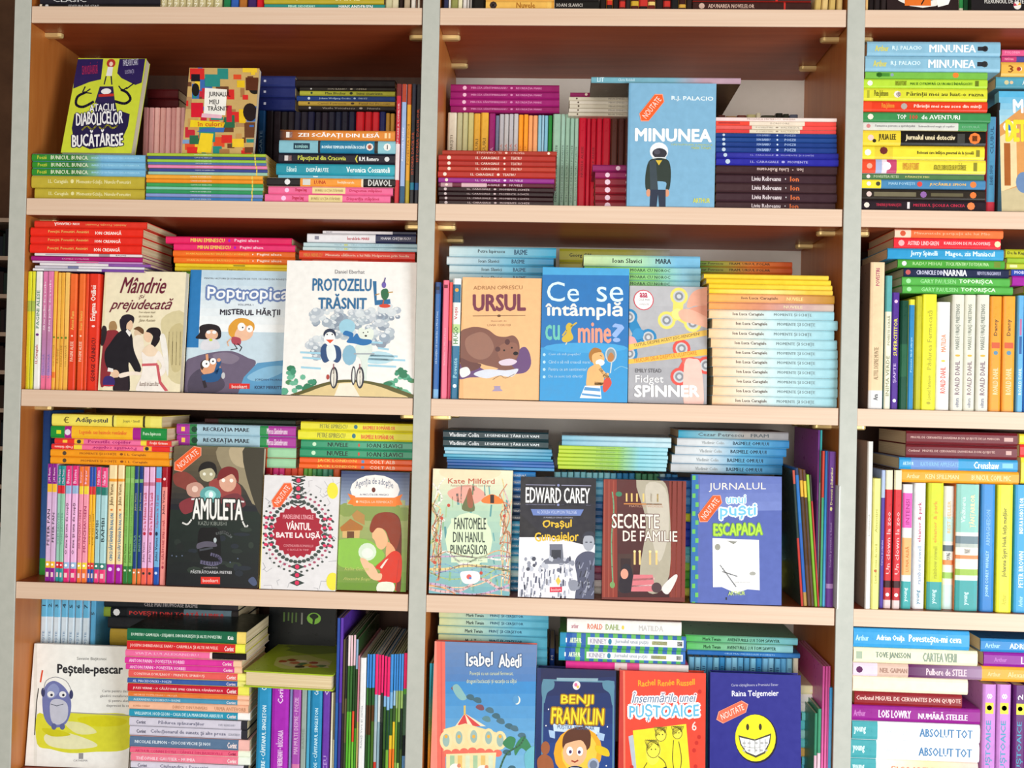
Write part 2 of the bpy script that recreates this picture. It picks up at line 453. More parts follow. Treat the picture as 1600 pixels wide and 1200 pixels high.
def F(label,TL,TR,BR,BL,depth,T,base,bg,art,tilt=5.0,spine=None,auto=False,hard=False,bz=None,pages=True,kind=None,group='face-out display books'):
    d=depth/1000; B0=at(*BL,d); B1=at(*BR,d); z0=ST[base] if bz is None else bz
    yaw=0
    w=B1.x-B0.x
    if auto:
        best=None
        for dl in range(0,90,1):
            q=at(TL[0],TL[1],d+dl/1000); e=abs(q.x-B0.x)
            if best is None or e<best[0]: best=(e,dl/1000,q.z-z0)
        tl=math.atan2(best[1],best[2]); h=math.hypot(best[1],best[2])
    else:
        tl=math.radians(tilt); lo,hi=.05,.4
        for _ in range(40):
            h=(lo+hi)/2; y=(proj((B0.x,d+h*math.sin(tl),z0+h*math.cos(tl)))[1]+proj((B1.x,d+h*math.sin(tl),z0+h*math.cos(tl)))[1])/2
            if y>(TL[1]+TR[1])/2: lo=h
            else: hi=h
    t=T/1000; root=empty(kind or ('hardcover_book' if hard else 'paperback'),(B0.x,d,z0),label,'book',group); root.rotation_euler=(-tl,0,0)
    cov=hx(bg); sp=hx(spine or bg); ov=.003 if hard else .0; ck=.0022 if hard else .0006
    # front lid, spine (left side), back lid as one cover mesh
    Vv=[];Ff=[];Cc=[]
    c=.0006
    for (x0,x1,y0,y1,cc) in ((0,w,0,ck,cov),(0,w,t-ck,t,sp),(0,ck,ck,t-ck,sp)):
        v,f=box(x0,x1,y0,y1,0,h); m=len(Vv); Vv+=v; Ff+=[tuple(i+m for i in q) for q in f]; Cc+=[cc]*6
    # shift so that the lower front edge is the pivot; the lower back edge would sink when tilted -> keep back trimmed by tilt
    obj('cover',Vv,Ff,'gloss',root,Cc)
    v,f=box(ck,w-ov-.0006,ck,t-ck,.001+ov,h-ov-.0006); obj('page_block',v,f,'pages_f',root)
    root.location.z+=t*math.sin(tl)+.0004
    # map photo pixels to cover u,v
    a0=Vector(BL);ux=Vector(BR)-a0;vy=Vector(TL)-a0; cr=Vector(TR)-Vector(BR)-vy
    det=ux.x*vy.y-ux.y*vy.x
    def uv(p):
        q=Vector(p)-a0; u=(q.x*vy.y-q.y*vy.x)/det; vv=(ux.x*q.y-ux.y*q.x)/det
        for _ in range(2):
            q=Vector(p)-a0-cr*u*vv; u=(q.x*vy.y-q.y*vy.x)/det; vv=(ux.x*q.y-ux.y*q.x)/det
        return (u*w,vv*h)
    def emit(ops,name,y0,step,lab=None,rc=False):
        Vt=[];Ft=[];Ct=[];y=y0; step=min(step,.0007/max(1,len(ops)))
        for op in ops:
            if not(len(op)>3 and op[0]=='p' and op[3]=='same'): y-=step
            polys=[]
            if op[0]=='p':
                q=[uv(p) for p in op[2]]
                if len(q)==4 : polys=[q]
                else: polys=[[q[i] for i in tr] for tr in tri(q)]
            else:
                _,cc,t_,x0,yy0,x1,yy1,bold,rot,shear,arc,res,wob=op
                TV,TF,asp=textmesh(t_,0,res,shear); r=math.radians(-rot); cx,cy=(x0+x1)/2,(yy0+yy1)/2
                P=[]
                for a,b in TV:
                    px=x0+a*(x1-x0)-cx; py=yy1-b*(yy1-yy0)-cy
                    py+=arc*((2*a-1)**2-.33)+wob*math.sin(a*17)
                    P.append(uv((cx+px*math.cos(r)-py*math.sin(r),cy+px*math.sin(r)+py*math.cos(r))))
                hp=abs(yy1-yy0)*h/max(1,abs(TL[1]-BL[1])); b_=bold*hp*.9
                offs=[(0,0)] if bold<.012 else [(-b_,0),(b_,0),(0,b_),(0,-b_)] if bold<.035 else [(b_*math.cos(q_*math.pi/4),b_*math.sin(q_*math.pi/4)) for q_ in range(8)]
                polys=[]
                for oi,(ox,oy) in enumerate(offs): polys+=[[(P[i][0]+ox,P[i][1]+oy) for i in f]+[oi] for f in TF]
            for q in polys:
                oi=0
                if isinstance(q[-1],int): oi=q[-1]; q=q[:-1]
                q=clip(q,w,h)
                if len(q)<3: continue
                ar=sum(q[i-1][0]*q[i][1]-q[i][0]*q[i-1][1] for i in range(len(q)))
                if ar<0: q=q[::-1]
                m=len(Vt); Vt+=[(a,y-oi*.000004,b) for a,b in q]; Ft.append(tuple(range(m,len(Vt)))); Ct.append(op[1])
        if Vt: obj(name,Vt,Ft,'ink',root,Ct,lab)
        return y
    A=Art(); A.st=[]; art(A)
    pics=[o for o in A.ops]; 
    last=0; 
    yp=emit([o for o in pics if o[0]=='p'],'cover_picture',-.00002,.000025)
    yp=emit([o for o in pics if o[0]=='t'],'cover_lettering',yp,.00003)
    if A.st: emit(A.st,'sticker',yp-.0001,.00006,'orange-red novelty sticker')
    return root,h,tl
# ================================================================ ROW 0 (cut by the frame top)
H('dark stack, topmost shelf, left bay',8,130,0,'''
62 250 -40 -22|222
62 250 -22 -8|2a2430
62 250 -8 3.5|222028|CLASIC,.1,.4,ccc
60 250 4 9.5|1c1614 .01:e8d8c0 .03:1c1614|EDITURA DE STAT,.25,.5,ccc;@o,.05,.09,ccc,.9''')
V('pale row, topmost shelf, left bay',14,130,0,10,'''
251 260 -170|c9bd90|NOVELE,0,.25,f5efd8
260 270 -170|bfb283|NOVELE,0,.25,f5efd8
270 280 -170|c9bd90|NOVELE,0,.25,f5efd8
280 290 -170|bfb283|NOVELE,0,.25,f5efd8
290 300 -170|c9bd90|NOVELE,0,.25,f5efd8
300 310 -170|c0b488|NOVELE,0,.25,f5efd8
310 321 -170|c9bd90|NOVELE,0,.25,f5efd8
321 333 -170|bcae78|NOVELE,0,.25,f5efd8
333 346 -170|c9c090|NOVELE,0,.25,f5efd8
348 359 -168|1f7a48
360 372 -172|2f5cae
373 385 -172|b06a28
386 400 -168|3c2460
401 412 -165|d81c28''')
H('olive stack, topmost shelf, left bay',8,130,0,'''
413 600 -30 -14|2a9088
413 600 -14 3|b8a428|POVEȘTI,.1,.35,e8e0a0;BASME,.6,.8,e8e0a0
413 601 3.5 10.5|2c8f88|MIHAIL SADOVEANU,.2,.42,cfe;HANS ANDERSEN,.62,.9,fff,.6''')
V('thin row, topmost shelf, left bay',12,130,0,11,'''
602 612 -160|c8c098
612 622 -160|d8cca8
624 629 -150|2a1c18
631 640 -155|b8a488
642 649 -165|e8e0d4
650 652 -165|8a6a58
652.5 656 -165|e4dccc''')
V('left row, topmost shelf, middle bay',12,130,0,12,'''
693 700 -160|2c3050
700.5 704 -160|e8e0d8
704.5 715 -170|8f9050 .1:a8a060
715.5 722 -170|e8dfb8
723 729 -160|dcd4cc
729.5 733 -160|c8c0b8
734 737 -160|a09890
738 759 -165|181410''')
H('orange stack, topmost shelf, middle bay',8,130,0,'''
759 866 -14 -1|e0a850
759 866 -1 12.5|e9b556 .9:f0c060 .96:e0a040|@o,.08,.14,322,.8;@o,.095,.125,eee,.4;Nuvele,.45,.72,a86a20,.6''')
H('black stack, topmost shelf, middle bay',8,130,0,'''
867 936 -14 -1|1c1818
867 936 -1 12.5|1a1614|IOAN SLAVICI,.02,.6,b8b0a8,.35''')
V('dark row, topmost shelf, middle bay',10,130,0,12,'''
937 947 -160|1c1412
947.5 957 -165|241816 .05:c83020 .09:e8a030 .12:241816
957.5 967 -165|1c1412
967.5 977 -160|5a1c18 .03:c03028 .08:5a1c18
977.5 985 -160|2a2020
985.5 998 -165|4a1814 .04:c8a030 .08:4a1814
998.5 1012 -168|1c1412 .04:c03028 .1:1c1412
1012.5 1024 -165|6a2018 .05:e0c070 .08:6a2018
1024.5 1036 -165|241816
1036.5 1048 -160|4a1814 .04:c03028 .09:4a1814
1048.5 1060 -162|181818
1060.5 1072 -160|3a1814 .03:d0a040 .06:3a1814
1072.5 1082 -160|2a1c1a''')
H('brown stack, topmost shelf, middle bay',8,130,0,'''
1083 1268 -13 -1|40201c .7:c02820 .72:40201c
1083 1268 -1 12.5|3a1c18 .77:c03028 .785:3a1c18|ADUNAREA NOVELELOR,.13,.52,c8a898,.4;@o,.05,.1,c8a898,.6''')
V('tilted beige row, topmost shelf, middle bay',8,130,0,12,'''
1277 1287 -150 8|c8a860
1288 1298 -150 8|d8b878
1299 1309 -150 8|c8a860
1310 1319 -150 4|d0b070''')
V('left row, topmost shelf, right bay',8,130,0,13,'''
1353 1357 -150|e0b878
1358 1366 -160|1c1414
1366.5 1376 -160|241c1c
1376.5 1385 -160|2a2020''')
V('green gap books, topmost shelf, right bay',20,130,0,13,'''
1499 1506 -150|2f8a48 .04:e0d8c0 .06:2f8a48
1507 1514 -150|245a38''')
def a_r0a(a):
    a.E('e8e4dc',1442,-25,52,34); a.E('1c1418',1442,-30,40,30); a.R('e07028',1414,-20,1455,6); a.P('f4f0ea',1462,-8,1490,-14,1482,4,1466,8); a.L('2a1a18',2,1424,-10,1446,-6,1440,4)
F('black cover book with an orange picture, topmost shelf, right bay',(1388,-180),(1498,-180),(1498,13),(1386,13),8,16,0,'2a1c1c',a_r0a)
def a_r0b(a):
    a.T('PLEXUNOUL DE ARTE','d8d4cc',1539,-4,1600,2); a.E('e8e4dc',1590,11-6,6,6); a.P('e0a030',1590,5,1594,0,1596,4); a.P('c03048',1590,5,1585,0,1584,6)
F('black cover book with white lettering and round badge, topmost shelf, right bay',(1520,-180),(1650,-180),(1650,13),(1518,13),8,16,0,'201c1e',a_r0b)
# ================================================================ ROW 1 left bay
T1='BUNICUL. BUNICA.,.17,.5,dfe8cc,.55;BARBU ȘTEFĂNESCU DELAVRANCEA,.53,.95,a8dcf4,.42;Poezii,.05,.13,c8d040,.5'
H('left front stack, upper shelf, left bay',12,120,1,f'''
50 227 241 251.5|2f8f30 ~.4:3a7a38 ~.55:7ab090 ~.62:7ab8dc 1:7ab8dc|{T1}
50.5 227 252 262|2f8f30 ~.4:3a7a38 ~.55:7ab090 ~.62:7ab8dc 1:7ab8dc|{T1}
50 227 262.3 272.5|2f8f30 ~.4:3a7a38 ~.55:7ab090 ~.62:7ab8dc 1:7ab8dc|{T1}
49.5 226 273 290|beac38|I.L. Caragiale  ●  Momente•Schițe. Nuvele•Povestiri,.15,.88,e8e0a0,.42
54 226 292 308|beac38|I.L. Caragiale  ●  Momente•Schițe. Nuvele•Povestiri,.13,.87,e8e0a0,.42''')
ZA1=H.top
V('pink row, upper shelf, left bay',92,125,1,243,'''
222 230 168|e09c98|CAIET,.05,.25,4a2c2c
230.5 238.5 168|f0b4b0|CAIET,.05,.25,4a2c2c
239 247 168|f8c0b8|LITERATURĂ,.05,.3,4a2c2c,.4
247.5 256 168|ecb0a8|LITERATURĂ,.05,.3,4a2c2c,.4
256.5 264.5 168|f4b8b4|LITERATURĂ,.05,.3,4a2c2c,.4
265 272.5 168|e4a4a0|CAIET,.05,.25,4a2c2c
273 280 168|f4bcb4|CAIET,.05,.25,4a2c2c
280.5 287 168|dca4a0|CAIET,.05,.25,4a2c2c''')
H('maroon pair, upper shelf, left bay',120,120,ROWT if 0 else None,'''
230 278 138.5 153|55181c
230 278 153.5 168|4c1418''')
def st(c,t='CARTE DE EXERCIȚII'): return f'{c} .905:e8d060 .915:{c}|{t},.38,.56,e8f0f0,.35'
H('striped workbook stack, upper shelf, left bay',10,120,1,f'''
229.5 415 239.5 244|{st('a8c43c')}
231 415 244.2 248.6|{st('344a88')}
229.5 415 248.8 253|{st('98c848')}
231 416 253.2 257.2|{st('5070a8')}
231 417 257.4 262|{st('e884b4')}
232 417 262.2 267|{st('3a4690')}
231 417 267.2 271.8|{st('98c4b0')}
227.5 410 272 277.8|{st('f0a838')}
227.5 410 278 283.8|{st('ee9224')}
228 410 284 289.8|{st('3a9e58')}
228 411 290 294.4|{st('80c4b0')}
228 410 294.6 300.4|{st('30945c')}
228 411 300.6 305.6|{st('8496d0')}
227.5 410 305.8 312|{st('3c7cc0')}''')
ZB1=H.top
def a_diab(a):
    a.P('cdd83a',95,240,205,243,228,105,122,95)
    a.P('2c2058',118,96,228,104,222,140,212,143,190,131,181,120,184,100,165,98,158,131,140,134,114,143)
    a.P('d4dc44',162,97,188,98,182,132,158,131)
    a.E('b83a30',174,107,7,7); a.E('f0d8c0',174,108,3,3.5); a.P('e8e8ec',169,112,177,113,175,127,166,126)
    a.L('20183c',2,166,127,163,139); a.L('20183c',2,174,127,175,140)
    a.P('2c2050',156,142,177,143,180,168,148,167); a.E('f0f0f0',166,150,8,4.5); a.R('c03028',154,154,178,158)
    for s in (0,1):
        if s==0: a.L('1c1430',4,146,165,130,172,119,168,121,156,133,150,sm=True); a.L('1c1430',2,133,150,141,145); a.L('1c1430',2,133,150,143,152); a.L('1c1430',2,129,149,133,141)
        else: a.L('1c1430',4,180,166,195,170,204,164,199,154,190,149,sm=True); a.L('1c1430',2,190,149,186,143); a.L('1c1430',2,192,150,199,146); a.L('1c1430',2,198,148,210,140)
    a.P('241c48',116,182,126,188,137,182,146,186,146,176,152,166,180,167,184,184,192,182,203,186,200,204,190,224,170,233,140,236,116,226,112,204)
    a.TO('ATACUL','f4f4f4','241c48',140,169,181,180,wob=.6); a.TO('DIABOLICELOR','f4f4f4','241c48',119,181,192,200,wob=1.2)
    a.L('d8d040',2.4,128,207,136,202,144,207,152,201,160,207,168,201,176,206,184,202,sm=True)
    a.TO('BUCĂTĂRESE','f4f4f4','241c48',113,208,192,232,wob=.8)
    a.T('PAMELA BUTCHART','d8d8f0',193,103,217,113,.01); a.T('ILUSTRAȚII','b0a8d0',196,119,210,127,.01); a.T('CEA MAI NOUĂ AVENTURĂ','c03060',128,103,153,122,.01)
F('yellow and purple cover book with a cartoon cook, leaning, left bay upper shelf',(122,95),(230,104),(205,243),(95,240),20,15,1,'cdd83a',a_diab,auto=True,bz=ZA1,spine='cdd83a')
def a_jmt(a):
    a.P('caa868',284,238,395,240,408,108,296,108)
    cs=['d82c28','2a8a80','c89858','e8c020','6a4028','e05028','3a6ab0','b0885c','c82838','f0c830','2e6a4a','a87848']
    rnd=random.Random(3)
    for i in range(75):
        x=rnd.uniform(284,402); y=rnd.uniform(104,236); s_=rnd.choice((6,10,16))
        a.R(rnd.choice(cs),x,y,x+s_*rnd.uniform(.5,1.6),y+s_*rnd.uniform(.5,1.6))
    a.R('d82c28',297,109,320,126); a.R('1c1420',299,118,313,129); a.E('1c1814',306,142,6,10); a.E('1c1814',400,140,9,8); a.R('2a8c84',321,118,345,137)
    a.R('d81830',299,162,318,184); a.P('e8b8c8',316,178,348,180,347,186,315,184)
    a.R('5a2c18',386,122,406,142); a.E('241818',392,176,11,14)
    a.P('f4f2ea',321,139,356,141,353,181,319,178); a.T('JURNALUL','201c20',327,145,361,154,.02); a.T('MEU','201c20',328,157,343,164,.02); a.T('TRĂSNIT','201c20',325,165,358,174,.02)
    a.P('f0d020',298,188,352,192,350,199,297,199); a.T('în culori!','c84820',309,191,350,198,.02); a.P('3a6ab0',308,206,318,201,352,200,350,207); a.P('f0d028',314,208,334,209,330,238,308,237)
    a.R('80a0c8',284,218,296,224)
F('collage cover book with white title card, leaning, left bay upper shelf',(296,108),(408,107),(395,240),(284,238),20,12,1,'c89858',a_jmt,auto=True,bz=ZB1,spine='1c2450')
H('navy trio, upper shelf, left bay',122,120,None,'''
400 461 118 135|2a3470|@r,.2,.26,dde,.2
400 461 135.3 152|222c68|@r,.2,.26,dde,.2
400 461 152.3 172|1c2660|@r,.2,.26,dde,.2''')
V('dark row behind, upper shelf, left bay',126,120,1,230,'''
402 413 173|1c4a78|CARTE,.5,.9,8ab0d0,.4
414 425 173|1c1418
426 437 174|241a20
438 448 175|1a1418
448.5 458 175|201820
458.5 468 175|1c1a30
468.5 479 175|201a28
479.5 490 175|1a1a38
490.5 500 175|1c1828
500.5 511 175|241a28
511.5 522 175|1c1a2c
522.5 532 175|181c34
532.5 543 175|1c1a2c
543.5 554 175|181c38
555 568 175|e02430|R,.6,.7,f8c0c0
569 580 175|d81c28
580.5 591 175|e42834
592 601.5 175|1c2260
602 608 177|c09038
608.5 615 177|c8983c''',kind='stuff')
H('striped back stack, upper shelf, left bay',122,120,None,'''
462 617 124 136|1c1618
468 617 136.3 141.3|2c2824|ION BARBU   ●   OPERE,.2,.8,b8b09c,.45;@o,.11,.13,ccc
468 617 141.6 149|b2b43c|Max Blecher   ●   Inimi cicatrizate,.27,.87,2c3420,.55;@o,.11,.14,243
463 617 149.3 157.8|1c3c80|Johann Wolfgang Goethe   ●   FAUST,.23,.72,b0c8e8,.4;@o,.11,.14,cde
466 617 158 165|c0a040|Camil Petrescu   ●   Patul lui Procust,.2,.95,40301c,.45;@o,.1,.12,431
466 617 165.3 172.8|241c1c|Vasile Voiculescu   ●   Nuvele,.25,.85,b8b0a0,.4;@o,.11,.13,ccc''')
H('mixed front stack, upper shelf, left bay',10,112,1,'''
437 617 203 219|2a1c1c ~.12:a85c28 ~.35:e08a38 1:e89a48|ZEI SCĂPAȚI DIN LESĂ,.16,.865,fff,.62;@r,.055,.11,e8e0d8,.55;@r,.085,.11,a02c2c,.55;@r,.91,.93,f8d8a0,.5;@r,.945,.96,f8d8a0,.5
436 618 219.5 239|84bccc .335:2c2c30 .355:1f7ba0 .82:34302c .85:8ec4d0|@r,.125,.265,1c3c50,.5;ROMÂNIA,.14,.25,9cc,.3;ROMÂNI TEMPLIERI INTRĂ ÎN SCENĂ,.37,.74,d8f0f8,.3;@o,.75,.81,e8e0d8,.6;@o,.765,.795,e05c30,.35;@o,.9,.96,f0f0ec,.6;@r,.925,.935,333,.35
435 618 239.8 255.7|1e1a28|@r,.05,.11,d8d0d0,.5;@r,.08,.11,a02c2c,.5;Păpușarul din Cracovia,.165,.575,c8cc50,.6;(,.655,.675,d8d050,.7;R.M. Romero,.69,.855,eee,.42;@o,.9,.95,ddd,.5
431 618 256 273.5|2590a4 ~.5:2a98ac ~1:3aa8b8|Editură,.09,.17,c8ecf0,.5;DISPĂRUTE,.255,.44,e8f8f8,.5;Veronica Cossanteli,.59,.95,f0fcfc,.5
434 617 273.8 278.4|64b4cc ~.8:58a8c0 1:5a6068|@r,.3,.34,d4ecf0,.4
417 618 278.8 292|201c1c .26:f29a38 .735:f4e4c8 .75:1c1818|@o,.12,.2,e8e8e8,.7;@r,.28,.34,d8d8d0,.7;LUNA,.37,.46,c03c1c,.42;Învățătoarele,.55,.68,f8e8c8,.4;DIAVOL,.79,.97,d8d8d4,.75
419 614 292.3 304.3|ec6a98|@o,.1,.2,fce,.6;Dragon Lang,.22,.31,c82850,.55;@r,.355,.62,ecd898,.8;BUNELE LECȚIA STĂPÂNEI,.38,.6,b89868,.5;Dragostea stăpânei,.655,.91,c82858,.5
414 610 304.6 318|ee6c9c|@o,.1,.2,fce,.6;Dragon Lang,.22,.31,c82850,.55;@r,.35,.62,ecd898,.8;BUNELE LECȚIA STĂPÂNEI,.37,.6,b89868,.5;Dispariția stăpânei,.655,.91,c82858,.5''')
V('right hand row, upper shelf, left bay',10,120,1,230,'''
617.5 624.5 131|c83038 .2:e8d8d8 .5:c83040 .9:74302c|MAREA SĂRBĂTOARE A COPIILOR,.25,.88,f4dcdc,.5
625.5 633 131|2c5878 .15:9cb4dc .85:b0442c|Aventurile fraților,.2,.8,eef,.5
634 640.5 131|b8a030 .2:e8a434 .83:b04828|POVESTEA PISICII,.2,.8,8a4c10,.5
641.5 648 131|2c2c30 .12:1c7c98 .18:2c2c30 .7:30303c|ISTORIA DACILOR,.25,.6,c0502c,.6
648.5 655 131|2c2c34 .12:1c60a0 .18:2c2c30|ISTORIA DACILOR,.25,.9,c0502c,.6''')
# ================================================================ ROW 1 middle bay
MG='MIRCEA SÂNTIMBREANU   ●   RECREAȚIA MARE,.19,.84,d888b8,.42;@o,.11,.15,e8b8d0,.55'
H('magenta stack, upper shelf, middle bay',100,120,None,f'''
704 874 131 142.8|981a64|{MG}
704 874 143 154|98186a|{MG}
703 874 154.3 165.6|a01c70|{MG}
704 874 165.9 175.5|941860|{MG}''')
D1='CARTE VECHE,.05,.65,6c6034,.45'
V('rainbow row, upper shelf, middle bay',104,120,1,205,f'''
699 713 175.5|ece4cc|DIN BUCUREȘTI,.4,.78,8a8068,.4
713.5 722 175.5|c8c498|{D1}
722.5 730.5 175.5|c8c490|{D1}
731 739.5 175.5|ccc480|{D1}
740 750.5 177|e4ac3c|VERSURI,.5,.75,8a6820,.45
751 763 176|e8b03c|VERSURI,.5,.75,8a6820,.45
763.5 773.5 177|981c68|LITERATURĂ,.3,.7,e0a0c8,.5
774 779.5 180|707890
780 787 178|bcb8bc|PATRIA MEA,.3,.8,c08878,.5
787.5 794.5 178|c4c0c0|PATRIA MEA,.3,.8,d07868,.5
795 802 178|c0bcc0|PATRIA MEA,.3,.8,d07868,.5
802.5 809.5 178|c8c4c4|PATRIA MEA,.3,.8,d07868,.5
810 817.5 179|fc9c20|SCHIȚE,.5,.75,e07010
818 825 179|fca028|SCHIȚE,.5,.75,e07010
825.5 832 180|f8a868
832.5 840 180|f4a870
840.5 846 180|90c4d8
846.5 850 180|a0c8dc
850.5 856 180|88c0d8
856.5 862.5 180|268a38''')
V('mint row, upper shelf, middle bay',104,120,1,250,'''
863 875 178.5|a4ccb4|DINCOLO DE NORI • POVESTE,.15,.7,3c4c44,.3
875.5 882 178.5|a8d0bc|DINCOLO DE NORI • POVESTE,.15,.7,3c4c44,.4
882.5 889.5 178.5|a4ccb4|DINCOLO DE NORI • POVESTE,.15,.7,3c4c44,.4
890 896.5 178.5|a8d0bc|DINCOLO DE NORI • POVESTE,.15,.7,3c4c44,.4
897 903 178.5|b0d4c0|DINCOLO DE NORI • POVESTE,.15,.7,3c4c44,.4
903.5 915.5 182|dc1034|NUVELE ALESE,.4,.7,8c1028,.3
916 922 182|e0183c
922.5 931 182|d80c30|NUVELE ALESE,.4,.7,8c1028,.4
931.5 940 182|e01438
940.5 953 184|d41030
953.5 964.5 184|5c2c20|MARA,.4,.5,b88868
965 975 184|542820|MARA,.4,.5,b88868
975.5 985 184|5c3024|LITERATURĂ,.4,.65,b88868''')
CT='TEATRU,.62,.71,f0c8b8,.5;I.L. CARAGIALE,.32,.52,f4d8c8,.45;@o,.55,.58,fdc,.4;@o,.07,.11,edc,.7'
CN='I.L. CARAGIALE   ●   MOMENTE. SCHIȚE,.25,.79,d0b8b8,.5;@o,.04,.08,cbb,.7'
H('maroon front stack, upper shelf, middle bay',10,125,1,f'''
691 870 234.5 242|a83424|^TEATRU   ●   I.L. CARAGIALE,.3,.72,f0c8b8,.45;@o,.91,.95,fdc,.6
685 868 242.3 251.7|b03026|{CT}
685 868 252 260.2|ac2c24|{CT}
685 868 260.5 268.5|b83828|{CT}
684 868 268.8 279|b42c22|I.L. CARAGIALE   ●   TEATRU,.28,.66,f4d8c8,.4;@o,.04,.08,edc,.6
685 866 279.3 287|922a88|I.L. CARAGIALE   ●   NUVELE,.32,.73,f0d8f0,.45;@o,.05,.09,edc,.7
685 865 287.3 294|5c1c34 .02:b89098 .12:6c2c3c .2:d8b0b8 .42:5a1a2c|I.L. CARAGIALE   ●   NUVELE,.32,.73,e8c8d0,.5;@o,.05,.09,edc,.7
685 865 294.3 301.5|2c1418|{CN}
685 864 301.8 308.5|281418|{CN}
686 864 308.8 315.5|301618|{CN}
686 865 315.8 323.5|2c1216|{CN}''')  # pale bands on the dark maroon spine are painted gloss streaks
H('cream stack, upper shelf, middle bay',90,125,None,'''
891 984 144 150.5|8c1c58|ION CREANGĂ,.35,.75,d8a0c0;@o,.25,.29,edc,.7
889 984 151 156.8|dcd4c0|MIHAI EMINESCU,.65,.98,5c5044,.45;@o,.1,.16,543
890 984 157 162.7|e4dccc|MIHAI EMINESCU,.65,.98,5c5044,.45;@o,.12,.17,543
890 984 163 169|dcd4c0|MIHAI EMINESCU,.65,.98,5c5044,.45;@o,.12,.18,543
889 984 169.3 175|e4dccc|MIHAI EMINESCU,.65,.98,5c5044,.45;@o,.12,.18,543
888 984 175.3 181|dcd4c0|MIHAI EMINESCU,.65,.98,5c5044,.45;@o,.12,.18,543''')
IC='ION CREANGĂ   ●   POVEȘTI,.42,.98,f0c8d0,.45;@o,.12,.22,ecd,.75'
H('creanga pair behind, upper shelf, middle bay',30,125,1,f'''
926 1040 257.5 267.5|8c1c5c|ION CREANGĂ,.6,.98,f0c8d0,.45;@o,.3,.4,ecd,.7
930 1044 268 277.5|941c58|{IC}
930 1044 278 289|8c1c30|{IC}
930 1044 289.5 300.5|941c2c|{IC}
930 1044 301 311.5|8c1828|{IC}
930 1044 312 324|901c2c|{IC}''')
H('large album, upper shelf, middle bay',14,205,None,'''
924 1158 119.5 129.5|70aab8 ~.55:78acc0 ~.75:b898a8 1:80b8c0|@l,0,1,4a3a2c;LIT,.04,.085,d0e8f0,.7;Chris Riddell,.18,.29,b8dce8,.45''',kind='hardcover_book')
def a_min(a):
    a.P('7eb0d0',979,325,1116,325,1119,130,981,132); a.R('74a8c8',979,130,984,325)
    a.T('R.J. PALACIO','e8f4f8',1048,151,1113,159,.03)
    a.T('MINUNEA','fafafa',992,203,1110,222,.06)
    a.T('CÂȘTIGĂTOARE A PREMIULUI','c8d060',1048,225,1112,229,.0); a.T('MARK TWAIN','c8d060',1080,230,1110,234,.0)
    a.E('e8ecf0',1029,238,14.5,14); a.E('34343c',1030,241,11.5,8); a.E('50505c',1026,239,5,4); a.R('d8dcdc',1019,247,1040,250)
    a.B('2f3a34',1013,254,1024,249,1036,249,1045,254,1048,272,1046,296,1040,297,1040,286,1018,286,1017,297,1009,298,1008,276)
    a.P('3c4850',1014,254,1024,250,1028,298,1016,298); a.P('d8b840',1024,252,1034,252,1029,260)
    a.E('d89878',1013,303,3.5,6); a.E('d89878',1042,303,3.5,6)
    a.P('2c3448',1016,298,1040,298,1040,325,1030,325,1028,305,1026,325,1015,325)
    a.T('ARTHUR','d8d850',1083,311,1109,318,.03)
    novelty(a,1017,170,52,17,52)
F('light blue cover book with helmeted child and white title, middle bay upper shelf',(981,132),(1118,130),(1116,325),(979,324),6,22,1,'7eb0d0',a_min,tilt=1.2)
RB='ION BARBU,.34,.45,a8c0e8,.5;POEZII,.57,.66,a8c0e8,.5;@o,.5,.52,cde,.4;@o,.05,.08,bcd,.7'
LR='Liviu Rebreanu,.3,.54,ddd0d4,.5;•,.575,.585,ddd,.2;Ion,.62,.69,e0703c,.55'
H('blue and brown stack, upper shelf, middle bay',12,125,1,f'''
1119 1308 183 188.7|e8cccc ~.5:f0dcd4 1:f0c8c8|MICHAELA MATEESCU  ENIGMA,.26,.66,a08878,.4
1119 1307 189 195.5|e84838 .28:e8d8c4 .74:e84c44|SCRISORI,.36,.7,988878,.4;@r,.02,.2,a03030,.3
1119 1307 195.8 201.5|e0605c .3:e0d4c0 .72:f04c48|POVESTIRI  ●  BALTAGUL,.33,.7,988878,.4
1119 1307 201.8 207.3|d83c3c .28:e0d4bc .7:e04848|POVESTIRI  ●  BALTAGUL,.33,.7,988878,.4
1119 1308 207.6 213.5|1c3c80|{RB}
1119 1308 213.8 221|204488|{RB}
1119 1308 221.3 228.5|1c3a80|{RB}
1119 1308 228.8 237.5|203c84|{RB}
1119 1310 237.8 246.5|24288c ~.3:3434a0 ~1:24288c|I.L. CARAGIALE  ●  MOMENTE ȘI SCHIȚE,.28,.8,a8a8e0,.35;@o,.05,.1,bcd,.7
1119 1310 246.8 257.5|28289c|I.L. CARAGIALE  ●  MOMENTE,.28,.75,a8a8e0,.35;@o,.07,.12,bcd,.7
1119 1308 258 270.5|3c2428|^Ion  •  Liviu Rebreanu,.34,.72,d0b8b0,.45
1119 1307 271 284.5|3c242c|{LR}
1119 1307 285 299|40282c|{LR}
1119 1308 299.5 313|3c242c|{LR}
1119 1306 313.5 325.5|40282c|{LR}''')
V('far back row tops, upper shelf, middle bay',150,105,1,250,'''
1120 1132 180|6a3428
1133 1150 181|b89068
1151 1165 180|7a4438
1166 1180 179|c8c088
1181 1188 176|e8e0c0
1189 1210 180|484838
1211 1222 177|202018
1223 1232 178|303428
1233 1246 179|5c6478''')
